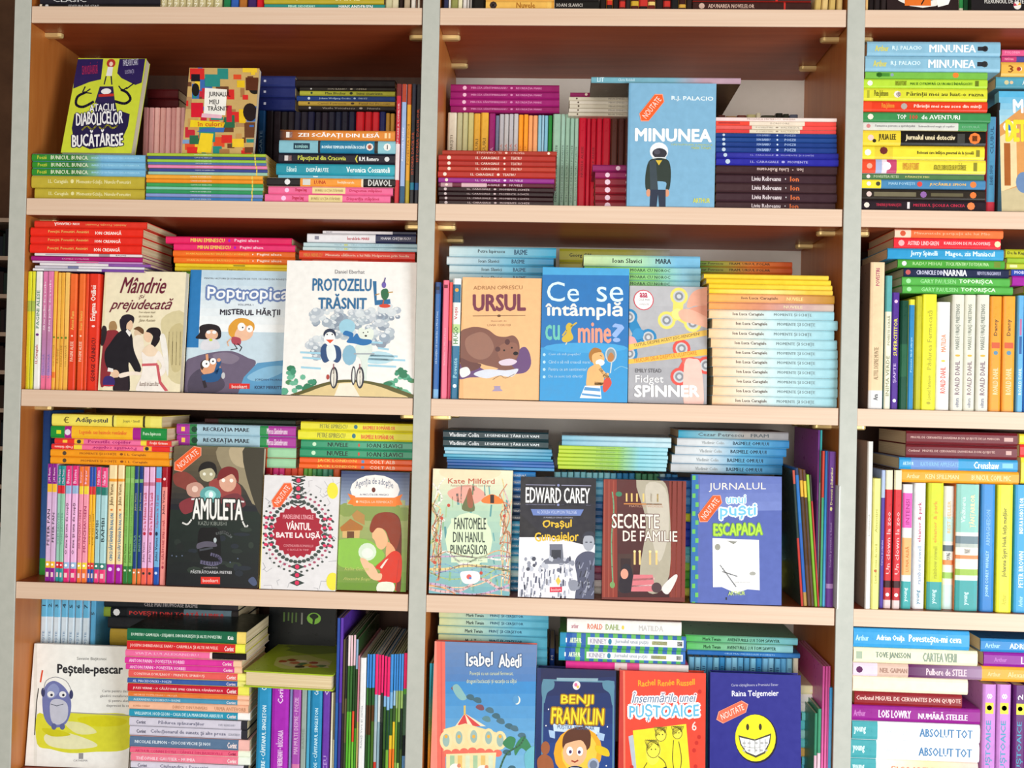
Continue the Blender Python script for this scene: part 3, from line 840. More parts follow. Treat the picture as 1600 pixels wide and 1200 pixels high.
# ================================================================ ROW 1 right bay
MN='Arthur,.06,.16,d8d060,.4;R.J. PALACIO,.19,.41,d8f0f8,.35;MINUNEA,.47,.815,fff,.52;@o,.82,.95,444,.42;@r,.83,.9,2c2c34,.28'
H('left stack, upper shelf, right bay',8,130,1,f'''
1355 1563 64.5 87|88b8d0|{MN}
1352 1563 87.5 111|88b8d0|{MN}
1352 1543 112 122|78b848|@o,.07,.16,3a7828,.8;@r,.09,.2,448830,.5;@o,.7,.78,f08030,.9;@o,.2,.24,8aa0b0,.5
1349 1543 122.5 136.5|b4d83c|@o,.03,.08,f0e8e0,.6;PAMELA BUTCHART,.26,.35,7a8020,.5;MAI SE CUTREMURĂ CA UN ARICI ÎNDRĂGOSTIT,.38,.88,40701c,.36;@r,.9,.93,687820,.6
1349 1543 137 156.5|d8d838|@r,.03,.05,a8a830,.6;Pete Johnson,.09,.2,605c20,.6;@o,.24,.31,f0e0d8,.55;@o,.27,.3,d83c30,.4;Părinții mei au luat-o razna,.35,.97,5c5820,.42
1349 1543 157 173|ea4828 .07:e03c20|Pete Johnson,.15,.25,f09c38,.6;@o,.3,.36,b0a8a0,.6;Părinții mei s-au scos din minți,.41,.95,fce0d0,.42
1349 1549 173.7 188.5|3c8c50|@o,.04,.08,f0e0d0,.6;TOP,.27,.34,e8f0e8,.45;100,.37,.43,d8483c,.45;de AVENTURI,.46,.76,e8f0e8,.45
1349 1543 189 202|d4d4cc .77:4c9c60|@o,.03,.06,d08080,.5;Fantastica poveste a spiriduşului,.1,.42,8c8c8c,.35;Îndrumătorul magic al copiilor,.45,.74,8c8c8c,.35;EDITURĂ,.8,.94,80b890,.35
1348 1540 202.5 226|ecd03c ~.3:e8cc38 .31:181410|@o,.04,.09,f0c8c0,.4;JULIA LEE,.13,.27,3c3418,.5;@o,.07,.12,2c2418,.25,-.2;Jurnalul unui detectiv,.35,.75,e8d8b0,.42;@r,.77,.83,40403c,.6;@o,.86,.96,f07c38,.75;@r,.89,.93,241c18,.35
1348 1539 226.8 246.8|ecdc3c .1:e0c838 .25:ecdc3c|@o,.02,.07,f0e8e0,.5;@o,.13,.22,6c2828,.6,.15;Bolosani care înfășca guvernul de la școală,.45,.91,5c5424,.34;@r,.93,.96,8c8430,.5
1347 1540 247.3 269|e04c2c .11:a8b4d8 .16:e8d8e0 .2:c0486c .28:ecdc44|@o,.04,.08,f0a890,.4;@o,.17,.23,fcf4f4,.6;PAMELA BUTCHART,.33,.46,d08838,.5;ATACUL DIABOLICELOR BUCĂTĂRESE,.58,.84,7c7428,.5;@r,.9,.93,8c8430,.6
1347 1539 269.3 278|50784c|@o,.04,.07,e8d8d8,.7;POVESTEA FETEI,.1,.3,b8c8a0,.45;PĂRINȚII MEI,.35,.56,d8d080,.45
1346 1540 278.5 292.3|ecdc38 .16:4884b0|@o,.04,.08,f0e0e0,.5;@o,.12,.15,443,.5;MARI POVEȘTI,.22,.43,a0c8e0,.4;@o,.45,.49,d84840,.6;JUCĂRIILE SPION,.55,.84,f0c060,.45;@o,.86,.94,f08040,.7
1347 1541 292.8 309.3|2c241c|@o,.04,.08,e0c8c0,.5;@r,.1,.44,706850,.4;@o,.46,.54,8c60a0,.6;@r,.56,.82,605840,.3;@o,.86,.94,e87838,.6
1346 1541 309.8 327|241820|@o,.02,.07,e8dcd0,.5;TINERII JURNALIȘTI,.12,.32,a82840,.35;@r,.37,.39,e0d8d8,.6;MISTERUL ȘCOLII A CINCEA,.42,.83,c02c48,.35;@o,.84,.92,e88048,.7''')
V('slim pair, upper shelf, right bay',22,130,1,250,'''
1542.5 1556 183|18181c .02:c03040 .12:4c8cb0|DANIEL DEFOE,.3,.5,305878,.4;CLUBUL,.62,.9,305878,.4
1557.5 1563 160|242020''')
H('right end stack, upper shelf, right bay',60,130,None,'''
1566 1660 77 86.5|e05c8c|POLONIA,.05,.3,f0a0c0,.4
1566 1660 87 95|c03c70 .25:4c4c90|PRIMĂVARA,.05,.2,f090b0,.5
1565 1660 97 117.5|e8b450|3,.12,.2,8c4c18,.5;@o,.24,.34,c83c30,.3;@o,.28,.33,fffae8,.3
1557 1660 121 138|58a8c0|@o,.12,.2,d8d0a0,.4;@o,.2,.27,e8c8a0,.3;A,.4,.46,e8f4f8,.4''')
def a_mis(a):
    a.G('58b0d8','c8e0e0',1560,145,1700,220,8); a.P('d89858',1560,200,1600,170,1700,160,1700,330,1560,330)
    a.P('e8d0a0',1564,215,1590,200,1590,290,1562,300); a.R('a8602c',1570,225,1580,290); a.P('c8b890',1560,300,1700,262,1700,330,1560,330)
    a.T('MISTER','f8fcff',1586,158,1660,178,.05); a.E('f0f4f8',1580,200,11,9); a.E('3c78b8',1580,200,6,6)
    a.T('DETECTIV','e8d838',1574,190,1650,222,.05); a.E('6c88b0',1600,285,12,16)
F('street scene cover book cut by the frame, right bay upper shelf',(1563,145),(1690,144),(1690,330),(1565,329),10,15,1,'70b0d0',a_mis)
# ================================================================ ROW 2 left bay
V('colourful row, second shelf, left bay',10,125,2,607,'''
35.5 39.5 424|d8c030 .2:ecd838 .66:b8c44c .75:e4e030
39.8 44.6 424|d4cc24 .66:a8bc4c .75:dcdc2c|
45 49.8 424|d8d424 .66:a8bc4c .75:e0dc2c|
50.5 60.3 424|ecebe6|I.L.Caragiale,.22,.38,b83048,.5;●,.455,.475,6c2c80,.5;PAGINI ALESE,.52,.84,54886c,.5
61 69.3 424|f07498 .12:b884bc ~.5:c080a8 ~.9:e07cac|LITERATURĂ,.1,.3,8070b8,.4;Să ne jucăm de-a vorbe,.47,.95,f8e4f0,.5
70 78.8 424|f07498 .12:b884bc ~.5:c080a8 ~.9:e07cac|LITERATURĂ,.1,.3,8070b8,.4;Să ne jucăm de-a vorbe,.47,.95,f8e4f0,.5
79.3 84.7 424|f0b03c .1:e87820 .15:f0b440|ION CREANGĂ,.2,.38,a07830;@o,.43,.46,60882c,.6
85 90.6 426|e8ac3c ~.5:f0b84c|PAGINI,.2,.38,a07830;@o,.43,.46,60882c,.6
91 96.8 426|f0b040|PAGINI ALESE,.2,.38,a07830;@o,.43,.46,60882c,.6
97.3 104 426|f0b448 ~.8:f4c468|ION CREANGĂ,.2,.38,a07830;@o,.43,.46,60882c,.6
104.8 116 428|e03c20 ~.5:e44824 ~.8:f06c30|PAGINI ALESE,.25,.42,f8c8b0,.45;●,.46,.475,fdc,.3;Anton Pann,.52,.68,f0b858,.45
119 129 428|e84824 ~.8:f07030|PAGINI ALESE,.25,.42,f8c8b0,.45;●,.46,.475,fdc,.3;Ioan Slavici,.52,.68,f0b858,.45
129.5 134 428|e44820|
134.5 152 428|e4341e|GEORGE CĂLINESCU,.08,.45,6c1c1c,.5;●,.545,.56,fdd,.3;Enigma Otiliei,.6,.9,fbe8e0,.6''')
ZV2=ST[2]+.1835
R1='Povești. Povestiri. Amintiri,.16,.52,e8b060,.42;ION CREANGĂ,.58,.81,fff0e8,.5'
H('red stack, second shelf, left bay',10,125,None,f'''
53.5 229 345.5 356|e03424|^Amintiri. Povești. Povestiri,.46,.82,e8a060,.4;^ION CREANGĂ,.18,.4,fff0e8,.5
47.5 223 356.6 369.5|ea2c1c|{R1}
47.5 222 370 382|e82c20|{R1}
47 221 382.5 396|e82a1c|{R1}
54 222 396.5 400.5|e4dcdc .6:a898a0 .7:e8dce0|@r,.1,.5,b0a8b8,.4;BASME,.75,.86,333,.5
48 222 401 408|a01c78 .3:b0186c|BASMELE COPILĂRIEI,.28,.52,e0a0c8,.4
50 222 408.3 411.5|d8c8d8 .6:c090c8|@r,.4,.6,d84c90,.5
62 235 411.8 415.8|e8e4e8 .62:8c54a8
54 225 416 419.8|d0ccd8 .3:7c80a8 .4:e4e0e8
50 224 420 424|e8e8ec .62:7a4ca4|@r,.1,.4,b0b0c0,.5''')
def man(a,x,y): pass
def a_man(a):
    a.P('efe4c4',150,430,290,420,290,620,150,620); a.R('e4dcb4',154,425,160,614)
    a.B('d8cca0',250,500,285,490,288,560,286,600,262,590,255,540); a.B('cbbd8c',262,520,284,510,286,570,268,580)
    for x in (262,268,274,280): a.L('a8905c',1,x,520,x,572)
    a.T('Mândrie','6c1c34',183,435,256,460,.015,shear=.5,res=3); a.T('și','6c1c34',213,462,223,470,.01,shear=.4); a.T('prejudecată','6c1c34',167,468,268,490,.012,shear=.5,res=3)
    a.T('Text adaptat după','8c7c60',214,488,240,492,0,shear=.3); a.T('un roman de','8c7c60',214,494,236,498,0,shear=.3); a.T('Jane Austen','8c7c60',214,500,240,506,0,shear=.4)
    # background guests
    a.B('a88458',168,506,176,504,180,512,178,518,168,518); a.B('8c2c34',160,528,172,518,184,524,180,560,166,600,156,600); a.B('2a2024',156,514,162,512,164,522,160,540,155,540)
    a.E('dcc0a0',213,522,6,7); a.B('6c4c30',206,516,214,512,222,517,221,524,212,518); a.B('f0e4d0',206,530,220,528,224,560,206,560)
    # man
    a.B('241c28',185,500,196,493,206,497,206,506,202,512,200,520,188,520,184,508); a.E('e8c4a4',199,510,6,8.5); a.B('241c28',186,498,197,493,206,499,200,503,195,509,194,520,186,516)
    a.B('1c1820',170,538,182,522,196,516,204,526,208,550,220,578,212,584,200,568,203,600,200,614,178,614,176,590,164,572,162,552)
    a.P('f4f0ec',196,516,203,522,200,528,194,520); a.B('e8c4a4',172,582,182,580,186,588,178,594); a.P('f0ece8',168,576,176,578,176,583,167,582); a.P('2c2028',177,592,200,590,201,614,180,614)
    # woman
    a.E('ecc8a8',229,528,6.5,9,-15); a.B('1c141c',226,520,232,514,244,514,249,520,248,532,244,540,238,546,234,540,237,528,232,522)
    a.B('f0d8bc',222,548,232,540,240,544,246,552,240,560,222,558); a.B('f4ece4',220,552,228,558,240,558,247,550,256,566,258,582,250,590,246,584,252,574,246,564,244,572,252,600,260,614,214,614,220,590,222,572)
    a.B('f4e4d4',186,586,205,582,220,584,219,588,205,588,188,592); a.P('d06068',221,570,245,569,246,573,221,574); a.P('cc5c64',243,572,247,572,252,598,263,612,258,613,248,600)
    a.B('f0ece4',248,528,256,526,262,560,262,590,254,560); a.T('Ilustrații de Laura Bösz','785c50',218,598,248,607,0,shear=.4)
    a.B('3c2c70',162,592,170,589,178,593,178,604,162,604); a.R('c02838',162,603,178,605)
F('cream cover book with a dark-coated couple dancing, second shelf, left bay',(158,425),(287,426),(281,614),(153,611),5,14,2,'efe4c4',a_man,tilt=4)
H('mixed books behind covers, second shelf, left bay',58,125,2,'''
283 440 425 436|6cb040
283 440 436.5 447|4c9838
283 440 447.5 458|90b83c
283 440 458.5 470|b02028
283 440 470.5 482|981c24
283 440 482.5 494|b0242c
283 440 494.5 506|8c1820
283 440 506.5 518|a82028
283 440 518.5 530|801c30
283 440 530.5 542|a02030
283 440 542.5 554|98202c
283 440 554.5 566|30588c
283 440 566.5 578|2c6ca0
283 440 578.5 590|a82430
283 440 590.5 613|981c28''',kind='stuff')
ZS=H.top
ME='MIHAI EMINESCU,.2,.47,f8e060,.52;●,.5,.515,a0c,.4;Pagini alese,.55,.74,fbd8e8,.52'
IA='IOAN ALEXANDRU BRĂTESCU VOINEȘTI,.11,.62,f8c050,.48;•,.65,.66,fff,.3;Pagini alese,.69,.89,fff0e0,.5'
H('pink and orange stack, second shelf, left bay',54,125,None,f'''
258 455 370 381|e82868 ~1:e02060|{ME}
271 461 382 392|ea2c70|{ME}
270 461 392.4 402|f07020|{IA}
271 461 402.4 412|f07420|{IA}
273 456 412.5 417.8|ecd028|@r,.5,.6,988820,.4
273 456 418 424.8|e8cc28|Pagini alese,.45,.6,786c20,.45''')
def a_pop(a):
    a.R('c8dce8',286,424,450,616); a.G('c0d8e8','f4f8fa',302,424,450,520,8); a.R('2878b8',288,424,307,545)
    a.T('PENTRU ACTORII ȘI SCENARIȘTII DE TOT, CE HĂRȚI DE POVEȘTI','4c5460',312,435,440,439,.01)
    a.TO('Poptropica','f4f8fc','6c84b8',318,450,444,474,ob=.22,bold=.05,wob=1.2,res=3); a.T('VOLUMUL I','60687c',366,476,390,479,0)
    a.T('MISTERUL HĂRȚII','2c2838',339,482,432,496,.03,wob=.8)
    # rock, sea
    a.B('6c6078',288,570,300,560,330,552,360,550,385,560,398,568,380,600,372,616,288,616); a.B('50485c',296,590,320,575,345,590,350,606,330,616,296,616); a.B('84788c',330,556,352,552,372,560,360,570,340,566)
    a.P('5c9cc8',372,616,380,590,400,568,450,562,450,616); a.B('88bcdc',385,590,410,575,440,572,440,582,405,596)
    # girl
    a.B('241c20',308,512,322,508,338,512,342,526,336,532,312,532,302,530,308,522); a.E('e8b898',327,525,10,8); a.E('f4f4f4',322,521,3.4,2.6); a.E('f4f4f4',331,521,3.4,2.6); a.B('dcdce4',314,534,334,532,340,546,312,548); a.E('c8d040',326,533,3,2)
    # boy
    a.B('e0a038',354,510,364,500,378,499,392,506,392,518,380,514,370,520,358,526,353,520); a.E('f0c0a0',375,520,17,14); a.B('e0a038',354,512,364,500,380,499,393,508,388,514,374,508,364,520,362,530,354,524)
    a.E('f8f8f8',373,512,6,6.5); a.E('f8f8f8',386,515,5,5.5); a.E('222',375,513,1.2); a.E('222',385,515,1.2); a.B('b04858',359,528,372,530,372,540,360,538)
    a.L('2c2c34',1.4,362,538,368,546,358,548); a.L('2c2c34',1.4,368,538,375,544,372,550); a.L('e8b898',2,358,530,352,536,354,542)
    # climber
    a.E('e0a078',328,578,16,11); a.B('40302c',312,568,322,562,334,564,320,572,314,580); a.E('fff',320,570,6,6); a.E('fff',331,566,5,5); a.E('222',321,570,1.4); a.E('222',331,566,1.4)
    a.B('24588c',314,588,330,584,342,576,346,582,340,596,320,598); a.L('24588c',6,336,584,341,566); a.E('e0a078',340,564,3); a.L('e0a078',4,321,556,322,564); a.L('302830',5,318,597,321,606)
    a.E('c8c8cc',348,588,3,5); a.R('e02c28',358,600,390,608); a.T('bookart','f8d8d0',362,602,386,607,.03)
    a.T('JORDAN MORRIS','3c5c80',398,592,440,596,.01); a.T('KORY MERRITT','30486c',398,603,440,608,.02)
F('pale blue comic cover book with running children, second shelf, left bay',(290,424),(446,424),(446,616),(288,614),24,12,2,'c8dce8',a_pop,tilt=4,spine='2878b8')
def a_pro(a):
    a.R('f2f0ec',438,405,655,625)
    a.T('Daniel Eberhat','707078',519,423,566,429,.01)
    a.T('PROTOZELU','2c6c9c',484,437,577,456,.03); a.T('TRĂSNIT','2c6c9c',494,461,570,484,.03); a.P('2c6c9c',579,440,585,440,586,470,607,468,608,476,583,478)
    rc=random.Random(21)
    for (cx,cy,sx,sy,n) in ((508,500,26,18,26),(496,545,16,20,20),(575,500,34,16,30),(606,490,16,12,16),(592,522,16,18,20),(548,494,30,8,14),(540,524,16,12,10)):
        for k in range(n):
            u=rc.uniform(-1,1); v=rc.uniform(-1,1); x=cx+u*sx; y=cy+v*sy*(1-abs(u)*.4); r=rc.uniform(4,9)
            c=rc.choice(['8c98a8','a4b0bc','b8c4cc','98a8b8']) if v>0 else rc.choice(['c4ccd4','d4dce0','b4bec8'])
            a.E(c,x,y,r,r*.8,n=9); a.E('dce2e6',x-r*.2,y-r*.35,r*.5,r*.35,n=7)
    a.E('9cccdf',540,512,13,12); a.E('88b8d0',545,556,11,16,n=12); a.E('b8dce8',590,560,26,10,n=12)
    for (x0,y,x1) in ((468,552,520),(472,560,500),(566,535,596),(560,556,620),(570,562,632),(575,572,618),(470,575,500),(590,545,606)): a.L('a0d0e4',3,x0,y,x1,y+2)
    a.E('24304c',513,524,10,9); a.E('f4f4f4',513,531,9,11); a.B('284c7c',500,545,506,538,512,542,520,540,530,545,532,560,526,568,516,564,506,568,500,558); a.B('e8f0f0',509,542,520,541,524,560,516,566,510,558); a.P('e0502c',507,532,520,532,514,538); a.E('222',509,524,1.2); a.E('222',517,524,1.2)
    a.B('e4ece0',558,518,562,513,568,516,576,514,582,518,581,530,572,537,562,532); a.E('222',566,521,1); a.E('222',573,520,1); a.E('333',570,526,2,1.5)
    a.B('dce8e0',556,540,578,538,580,552,574,564,572,600,566,600,564,566,556,556); a.B('2470b0',550,528,556,522,562,530,578,532,578,538,566,541,552,538,540,536,544,528,534,524,538,518,550,522)
    a.L('a0a8b0',2,552,554,584,554)
    # ground and bushes
    rnd=random.Random(5)
    for i in range(70):
        s=rnd.random()<.5; x=rnd.uniform(444,510) if s else rnd.uniform(565,648); f=(510-x)/66 if s else (x-565)/83
        y=rnd.uniform(612-40*min(1,f+.1)*1.0,618); a.E(rnd.choice(['3c9070','58a888','2c7c58','6cb898','4c8c5c']),x,y,rnd.uniform(3,8),rnd.uniform(3,6),n=7)
    a.B('5c5828',452,626,480,608,515,597,545,594,580,597,620,608,645,626); a.B('e0c890',462,626,485,612,518,601,545,598,578,601,612,612,632,626); a.P('f0e8d4',520,626,530,600,550,599,566,626)
    for x in (521.5,562.5):
        a.E('242838',x,591,6.3,17); a.E('e8e4d8',x-.5,591,4,14); a.L('444',1,x,575,x,606); a.L('8c4050',1.5,x-1,570,x-1,585)
    a.E('3c3848',552,588,3.5,15); a.E('e8ece4',552,588,1.8,12); a.E('b04038',512,590,2.5,4)
    a.B('2c6c48',593,455,602,452,605,462,600,470,594,466); a.E('7060b0',597,446,3.5,5); a.L('605890',2,597,442,599,435); a.E('d84830',599,479,9,3); a.L('c09040',1.5,590,460,584,462); a.L('c09040',1.5,604,458,611,457); a.L('b86040',2,597,470,596,476)
F('white square picture book with penguin and bear cycling, second shelf, left bay',(442,409),(650,410),(646,622),(440,617),3,10,2,'f2f0ec',a_pro,tilt=3.5,hard=True)
H('white and navy stack, second shelf, left bay',50,125,None,'''
504 650 361 366|dcd8dc .75:2c3048 40|BASM,.04,.1,667
480 650 365.5 379.5|e8e8ec .63:262c50|Întrebările MARII,.37,.57,c04858,.38;@r,.07,.11,889,.4;IOANA CHIȚIBUSCU,.68,.95,d8d8e4,.4
474 652 380 386|c0d8dc ~1:a8ccd8|Claude Lévi   CELE MAI FRUMOASE POVEȘTI,.1,.95,6c98b0,.4;@r,.36,.39,d8d860,.4
473 652 386.3 392|c8dcdc ~1:acd0dc|Claude Lévi   CELE MAI FRUMOASE POVEȘTI,.1,.95,6c98b0,.4;@r,.36,.39,d8d860,.4
467 648 392.3 406|e84420 ~1:e02c20|MIREA NEDELCU,.04,.2,e89040,.38;Minunata călătorie a lui Nils Holgersson prin Suedia,.23,.95,f8c8b0,.38
470 648 406.5 418|e8401c .1:f0907c .5:e03020'''.replace(' 40|','|'))
# ================================================================ ROW 2 middle bay
BS='BASME,.61,.73,1c4c68,.5'
H('pale blue stack, second shelf, middle bay',46,125,None,f'''
702 869 385.5 401.5|c4dce0 ~.5:88bccc ~1:2c98bc|Petre Ispirescu,.27,.52,3c4c54,.42;{BS}
698 865 402 414.5|ccdce0 ~.6:64acc8 ~1:2080b0|Ioan Slavici,.3,.49,3c4c54,.42;{BS}
702 866 415 427.2|c8dce0 ~.6:64acc8 ~1:2888b8|Ioan Slavici,.31,.5,3c4c54,.42;{BS}
702 866 427.6 440|c4d8dc ~.6:64acc8 ~1:2888b8|Ioan Slavici,.31,.5,3c4c54,.42;{BS}
702 866 440.4 453|c4d8dc ~1:2888b8
702 866 453.4 466|c4d8dc ~1:2888b8
702 866 466.4 479|c4d8dc ~1:2888b8
702 866 479.4 492|c4d8dc ~1:2888b8''')
V('thin row, second shelf, middle bay',8,125,2,622,'''
675.5 684.5 441|78b0dc .08:2464ac .9:1c4480|Să învăţăm să numărăm cu Micul Prinţ,.3,.75,a8c8e8,.4;@r,.935,.965,182848,.6
688 697.5 438|f4708c|Învățăm cu Micul Prinț,.2,.68,ffb0c0,.4;@r,.935,.965,7c1c34,.6
698 703 441|b02048 .5:e85048
703.5 716 435|1c7098 .44:e8ece4 .55:b8d890 .62:e8ece8 .8:1c6890 .95:e8ecec|HUGO,.46,.6,3c8040,.6;Vești,.66,.76,d04858,.5;@o,.09,.13,e8f4f8;@o,.88,.93,e8a840;Poveste,.18,.34,a8dcec,.5''')
def a_urs(a):
    a.R('f2be88',714,430,850,630); a.R('eab47c',716,434,724,630)
    a.T('ADRIAN OPRESCU','a07048',740,448,817,454,.01); a.T('URSUL','7c3c50',740,462,821,487,.05)
    a.L('684830',1,739,495,821,495); a.E('684830',780,495,3,2); a.T('Ilustrații de','a07858',768,502,792,505,0); a.T('LIVIA COLOJI','a07858',762,508,798,512,0)
    a.B('6c4c7c',716,575,730,560,760,580,790,572,815,545,826,550,830,570,822,583,805,586,780,588,750,590,735,590,717,592)
    a.B('84584c',719,522,730,514,745,512,762,516,776,526,790,528,802,526,810,534,812,548,808,562,800,572,806,580,792,584,776,576,760,572,745,568,735,576,724,578,718,560)
    a.B('9c7060',728,530,750,520,765,528,772,545,762,560,745,562,730,550); a.B('6c4440',719,560,735,566,752,570,745,578,725,580)
    a.B('946454',778,546,788,538,806,538,810,550,806,562,790,566,780,560); a.E('5c3838',793,536,4,4.5); a.E('5c3838',778,547,4,4); a.E('1c1418',806,554,4,3); a.E('241818',800,545,1.5); a.E('241818',788,549,1.5)
    a.B('e0d0e0',780,566,796,562,808,566,800,572,784,572); a.B('dce0ec',740,585,760,578,790,580,810,578,800,590,780,588,760,592)
    a.B('f0ecec',718,578,730,574,735,584,722,590); a.L('9c8060',1,770,594,782,588,790,592,804,586,sm=True)
    a.P('a898b8',772,604,782,604,782,608,786,612,769,612,773,608)
F('peach cover book with a brown bear, second shelf, middle bay',(723,434),(847,437),(842,627),(717,622),5,14,2,'f2be88',a_urs,tilt=4.5,hard=True)
def a_ces(a):
    a.R('2c78bc',840,415,990,635); a.R('4ca8dc',840,415,990,431); a.R('3c9cd8',840,545,990,635); a.E('48a8e0',915,545,66,8)
    a.T('Ce','dcf4f8',854,442,905,473,.01,wob=.3,res=3); a.T('se','dcf4f8',933,449,975,473,.01,res=3)
    a.T('întâmplă','f4f0e8',852,474,973,501,.03); a.T('cu','70c8b8',852,510,874,533,.03); a.T('mine','f4a088',904,506,955,537,.03); a.T('?','98b8ec',958,508,975,535,.05)
    a.B('d8b840',884,512,889,506,895,510,892,518,896,530,888,536,880,536,878,530,885,522); a.L('d8b840',2.4,892,512,901,506); a.L('d8b840',2.4,885,518,879,526); a.L('f0d8b0',1.5,886,536,884,540)
    for i,(s) in enumerate(('Cum să mă pieptăn?','Când o să mă crească mare?','Pentru ce am sentimente?','De ce sunt toți diferiți?')):
        y=553+i*11.5; a.T(s,'b8e0f4',857,y,857+(50,66,60,54)[i],y+5,.01); a.E('b8e0f4',850,y+3,2.6,2.6,n=5)
    a.B('b07838',921,553,928,545,938,547,940,553,930,560,926,568,921,562); a.B('ecb878',926,556,940,552,945,562,940,571,928,571); a.E('fff',938,568,7,5); a.L('222',.8,938,557,941,558)
    a.B('ecb878',920,577,934,570,940,576,944,590,940,604,918,606,917,590); a.L('ecb878',5,938,578,952,594,944,588,sm=True); a.L('ecb878',5,930,600,950,602); a.L('ecb878',4,948,592,950,585)
    a.P('e8f0f4',914,604,938,604,940,624,906,623); a.P('5898d0',914,606,938,608,938,613,912,611); a.L('5898d0',3,910,617,938,620)
    a.B('d85040',945,594,952,592,956,600,950,610,944,614,942,606); a.E('c8d0d4',955,556,9,12); a.E('8c9ca4',955,556,7,10); a.B('c08048',950,560,955,552,960,558,957,566,951,566); a.L('c8d4d8',2,956,568,954,584); a.L('88c8e8',1.2,960,580,970,574,978,576,984,578,sm=True)
F('blue cover book with large serif question title, second shelf, middle bay',(847,419),(985,420),(980,630),(843,627),3,8,2,'2c78bc',a_ces,tilt=4.5)
def spin(a,c,c2,x,y,pts,r=15):
    for px,py in pts: a.L(c,16,x,y,px,py)
    for px,py in pts: a.E(c,px,py,r,r); 
    for px,py in pts: a.E('c8ccd0',px,py,r*.68); a.E('8c9098',px,py,r*.48); a.E('d0d4d8',px,py,r*.25)
    a.E(c2,x,y,9)
def a_fid(a):
    a.R('b4b4b8',978,445,1112,640); a.G('bcbcc0','a8a8ae',981,448,1110,640,6)
    a.B('f0b098',1100,450,1112,448,1112,480,1090,478,1076,482,1078,468,1086,456); a.B('e8a088',1078,484,1112,478,1112,500,1092,500)
    spin(a,'f0e070','f4e88c',1060,492,((1063,464),(1043,502),(1084,506)),14)
    a.B('f4b8a0',1062,488,1080,484,1112,500,1112,514,1090,508,1068,502)
    spin(a,'2c88c0','3c98d0',998,524,((984,555),(1014,529),(984,498)),13); a.B('f0a8a8',980,530,992,530,996,545,980,550)
    spin(a,'e85850','ec6c60',1076,566,((1066,546),(1062,590),(1104,572)),14)
    a.B('f4c8bc',1070,570,1084,562,1096,572,1098,640,1070,640)
    a.P('f4c860',981,541,1106,516,1106,525,981,550); a.P('f4c050',981,564,1106,546,1106,556,981,571)
    a.T('TOTUL DESPRE ACEST JOC-FENOMEN!','504838',990,530,1096,536,.0,rot=11); a.T('TRUCURI DE-A DREPTUL ULUITOARE','d07030',990,556,1090,562,.0,rot=8)
    a.E('d84858',1007,471,16,16); a.E('f8f4f4',1007,471,14.6,14.6); a.T('aaa','c04060',1001,460,1013,467,.05); a.T('CELE MAI','888',999,469,1016,472,0); a.T('VÂNDUTE','888',1000,476,1015,479,0)
    a.T('EMILY STEAD','505058',993,578,1034,584,.01); a.T('Fidget','f4f4f4',993,588,1037,603,.0,res=3); a.T('SPINNER','fbfbfb',992,604,1092,621,.06)
F('grey cover book with three-armed spinning toys, second shelf, middle bay',(985,449),(1108,448),(1104,633),(981,630),14,8,2,'b4b4b8',a_fid,tilt=5)
H('olive pair behind, second shelf, middle bay',173,84,None,'''
874 1046 389 411|b4b02c ~.6:c0bc50 ~1:a8a8a0|Georg Călinescu,.09,.4,3c4018,.36
874 1046 411.5 424|b8b438 ~1:a8a490''')
MR='Ioan Slavici - MOARA CU NOROC,.2,.74,2c5434,.45'
H('green stack, second shelf, middle bay',46,125,None,f'''
912 1094 399 416.5|cce4a8 ~.5:a8d8b0 ~.8:78bce0|Ioan Slavici,.25,.5,2c3830,.42;MARA,.62,.75,203440,.45
913 1095 417 427.3|8cc83c ~.6:88c880 ~.85:98d0e4|{MR}
913 1095 427.6 437.8|88c43c ~.6:88c880 ~.85:98d0e4|{MR}
913 1094 438 448|88c43c ~.6:88c880 ~.85:98d0e4|{MR}
913 1094 448.4 460|88c43c ~.85:98d0e4
913 1094 460.4 472|88c43c ~.85:98d0e4
913 1094 472.4 484|88c43c ~.85:98d0e4''')
TR='Cezar Petrescu     FRAM, URSUL POLAR,.05,.78,3c3010,.45'
H('green and orange stack, second shelf, middle bay',110,125,None,f'''
1080 1238 408 417|2c8030 ~.35:a8a040 ~.6:e08038 ~1:c85020|{TR}
1080 1238 417.5 427|2c8030 ~.35:a8a040 ~.6:e08038 ~1:c85020|{TR}
1080 1238 427.5 436|2c8030 ~.35:a8a040 ~.6:e08038 ~1:c85020|{TR}
1080 1238 436.5 446|2c8030 ~1:c85020
1080 1238 446.5 456|2c8030 ~1:c85020''')
MS='Ion Luca Caragiale,.19,.44,6c5c54,.42;MOMENTE ȘI SCHIȚE,.52,.82,788c90,.42'
CB='f4c898 ~.25:ece0cc ~.5:c8e4e8 ~1:98ccd8'
H('tall pastel stack, second shelf, middle bay',10,125,2,f'''
1100 1295 429 436|ecc828 ~1:f0cc44
1104 1299 436.3 444|ecc420 ~1:f0d038
1108 1301 444.3 452|f0c828 ~1:f0d048
1108 1301 452.3 459.5|f4cc24 ~.5:f8e490 ~.8:ecc448
1108 1304 460 473|f0b050 ~.5:e8a878 ~1:b88428|Ion Luca Caragiale,.26,.55,705040,.4;NUVELE,.62,.75,f0dc90,.4
1108 1303 473.5 484.5|f0a458 ~.4:d89070 ~.7:c8a0a0 ~1:d0b8a8|NUVELE,.6,.75,e8d8b0,.4
1108 1303 485 498.5|{CB}|{MS}
1113 1309 499 514|{CB}|{MS}
1108 1304 514.5 529|{CB}|{MS}
1111 1308 529.5 544|{CB}|{MS}
1113 1309 544.5 558.5|{CB}|{MS}
1113 1309 559 573.5|{CB}|{MS}
1114 1309 574 588.5|{CB}|{MS}
1115 1309 589 603.5|{CB}|{MS}
1114 1309 604 618.5|{CB}|{MS}
1113 1308 619 634|{CB}|{MS}''')
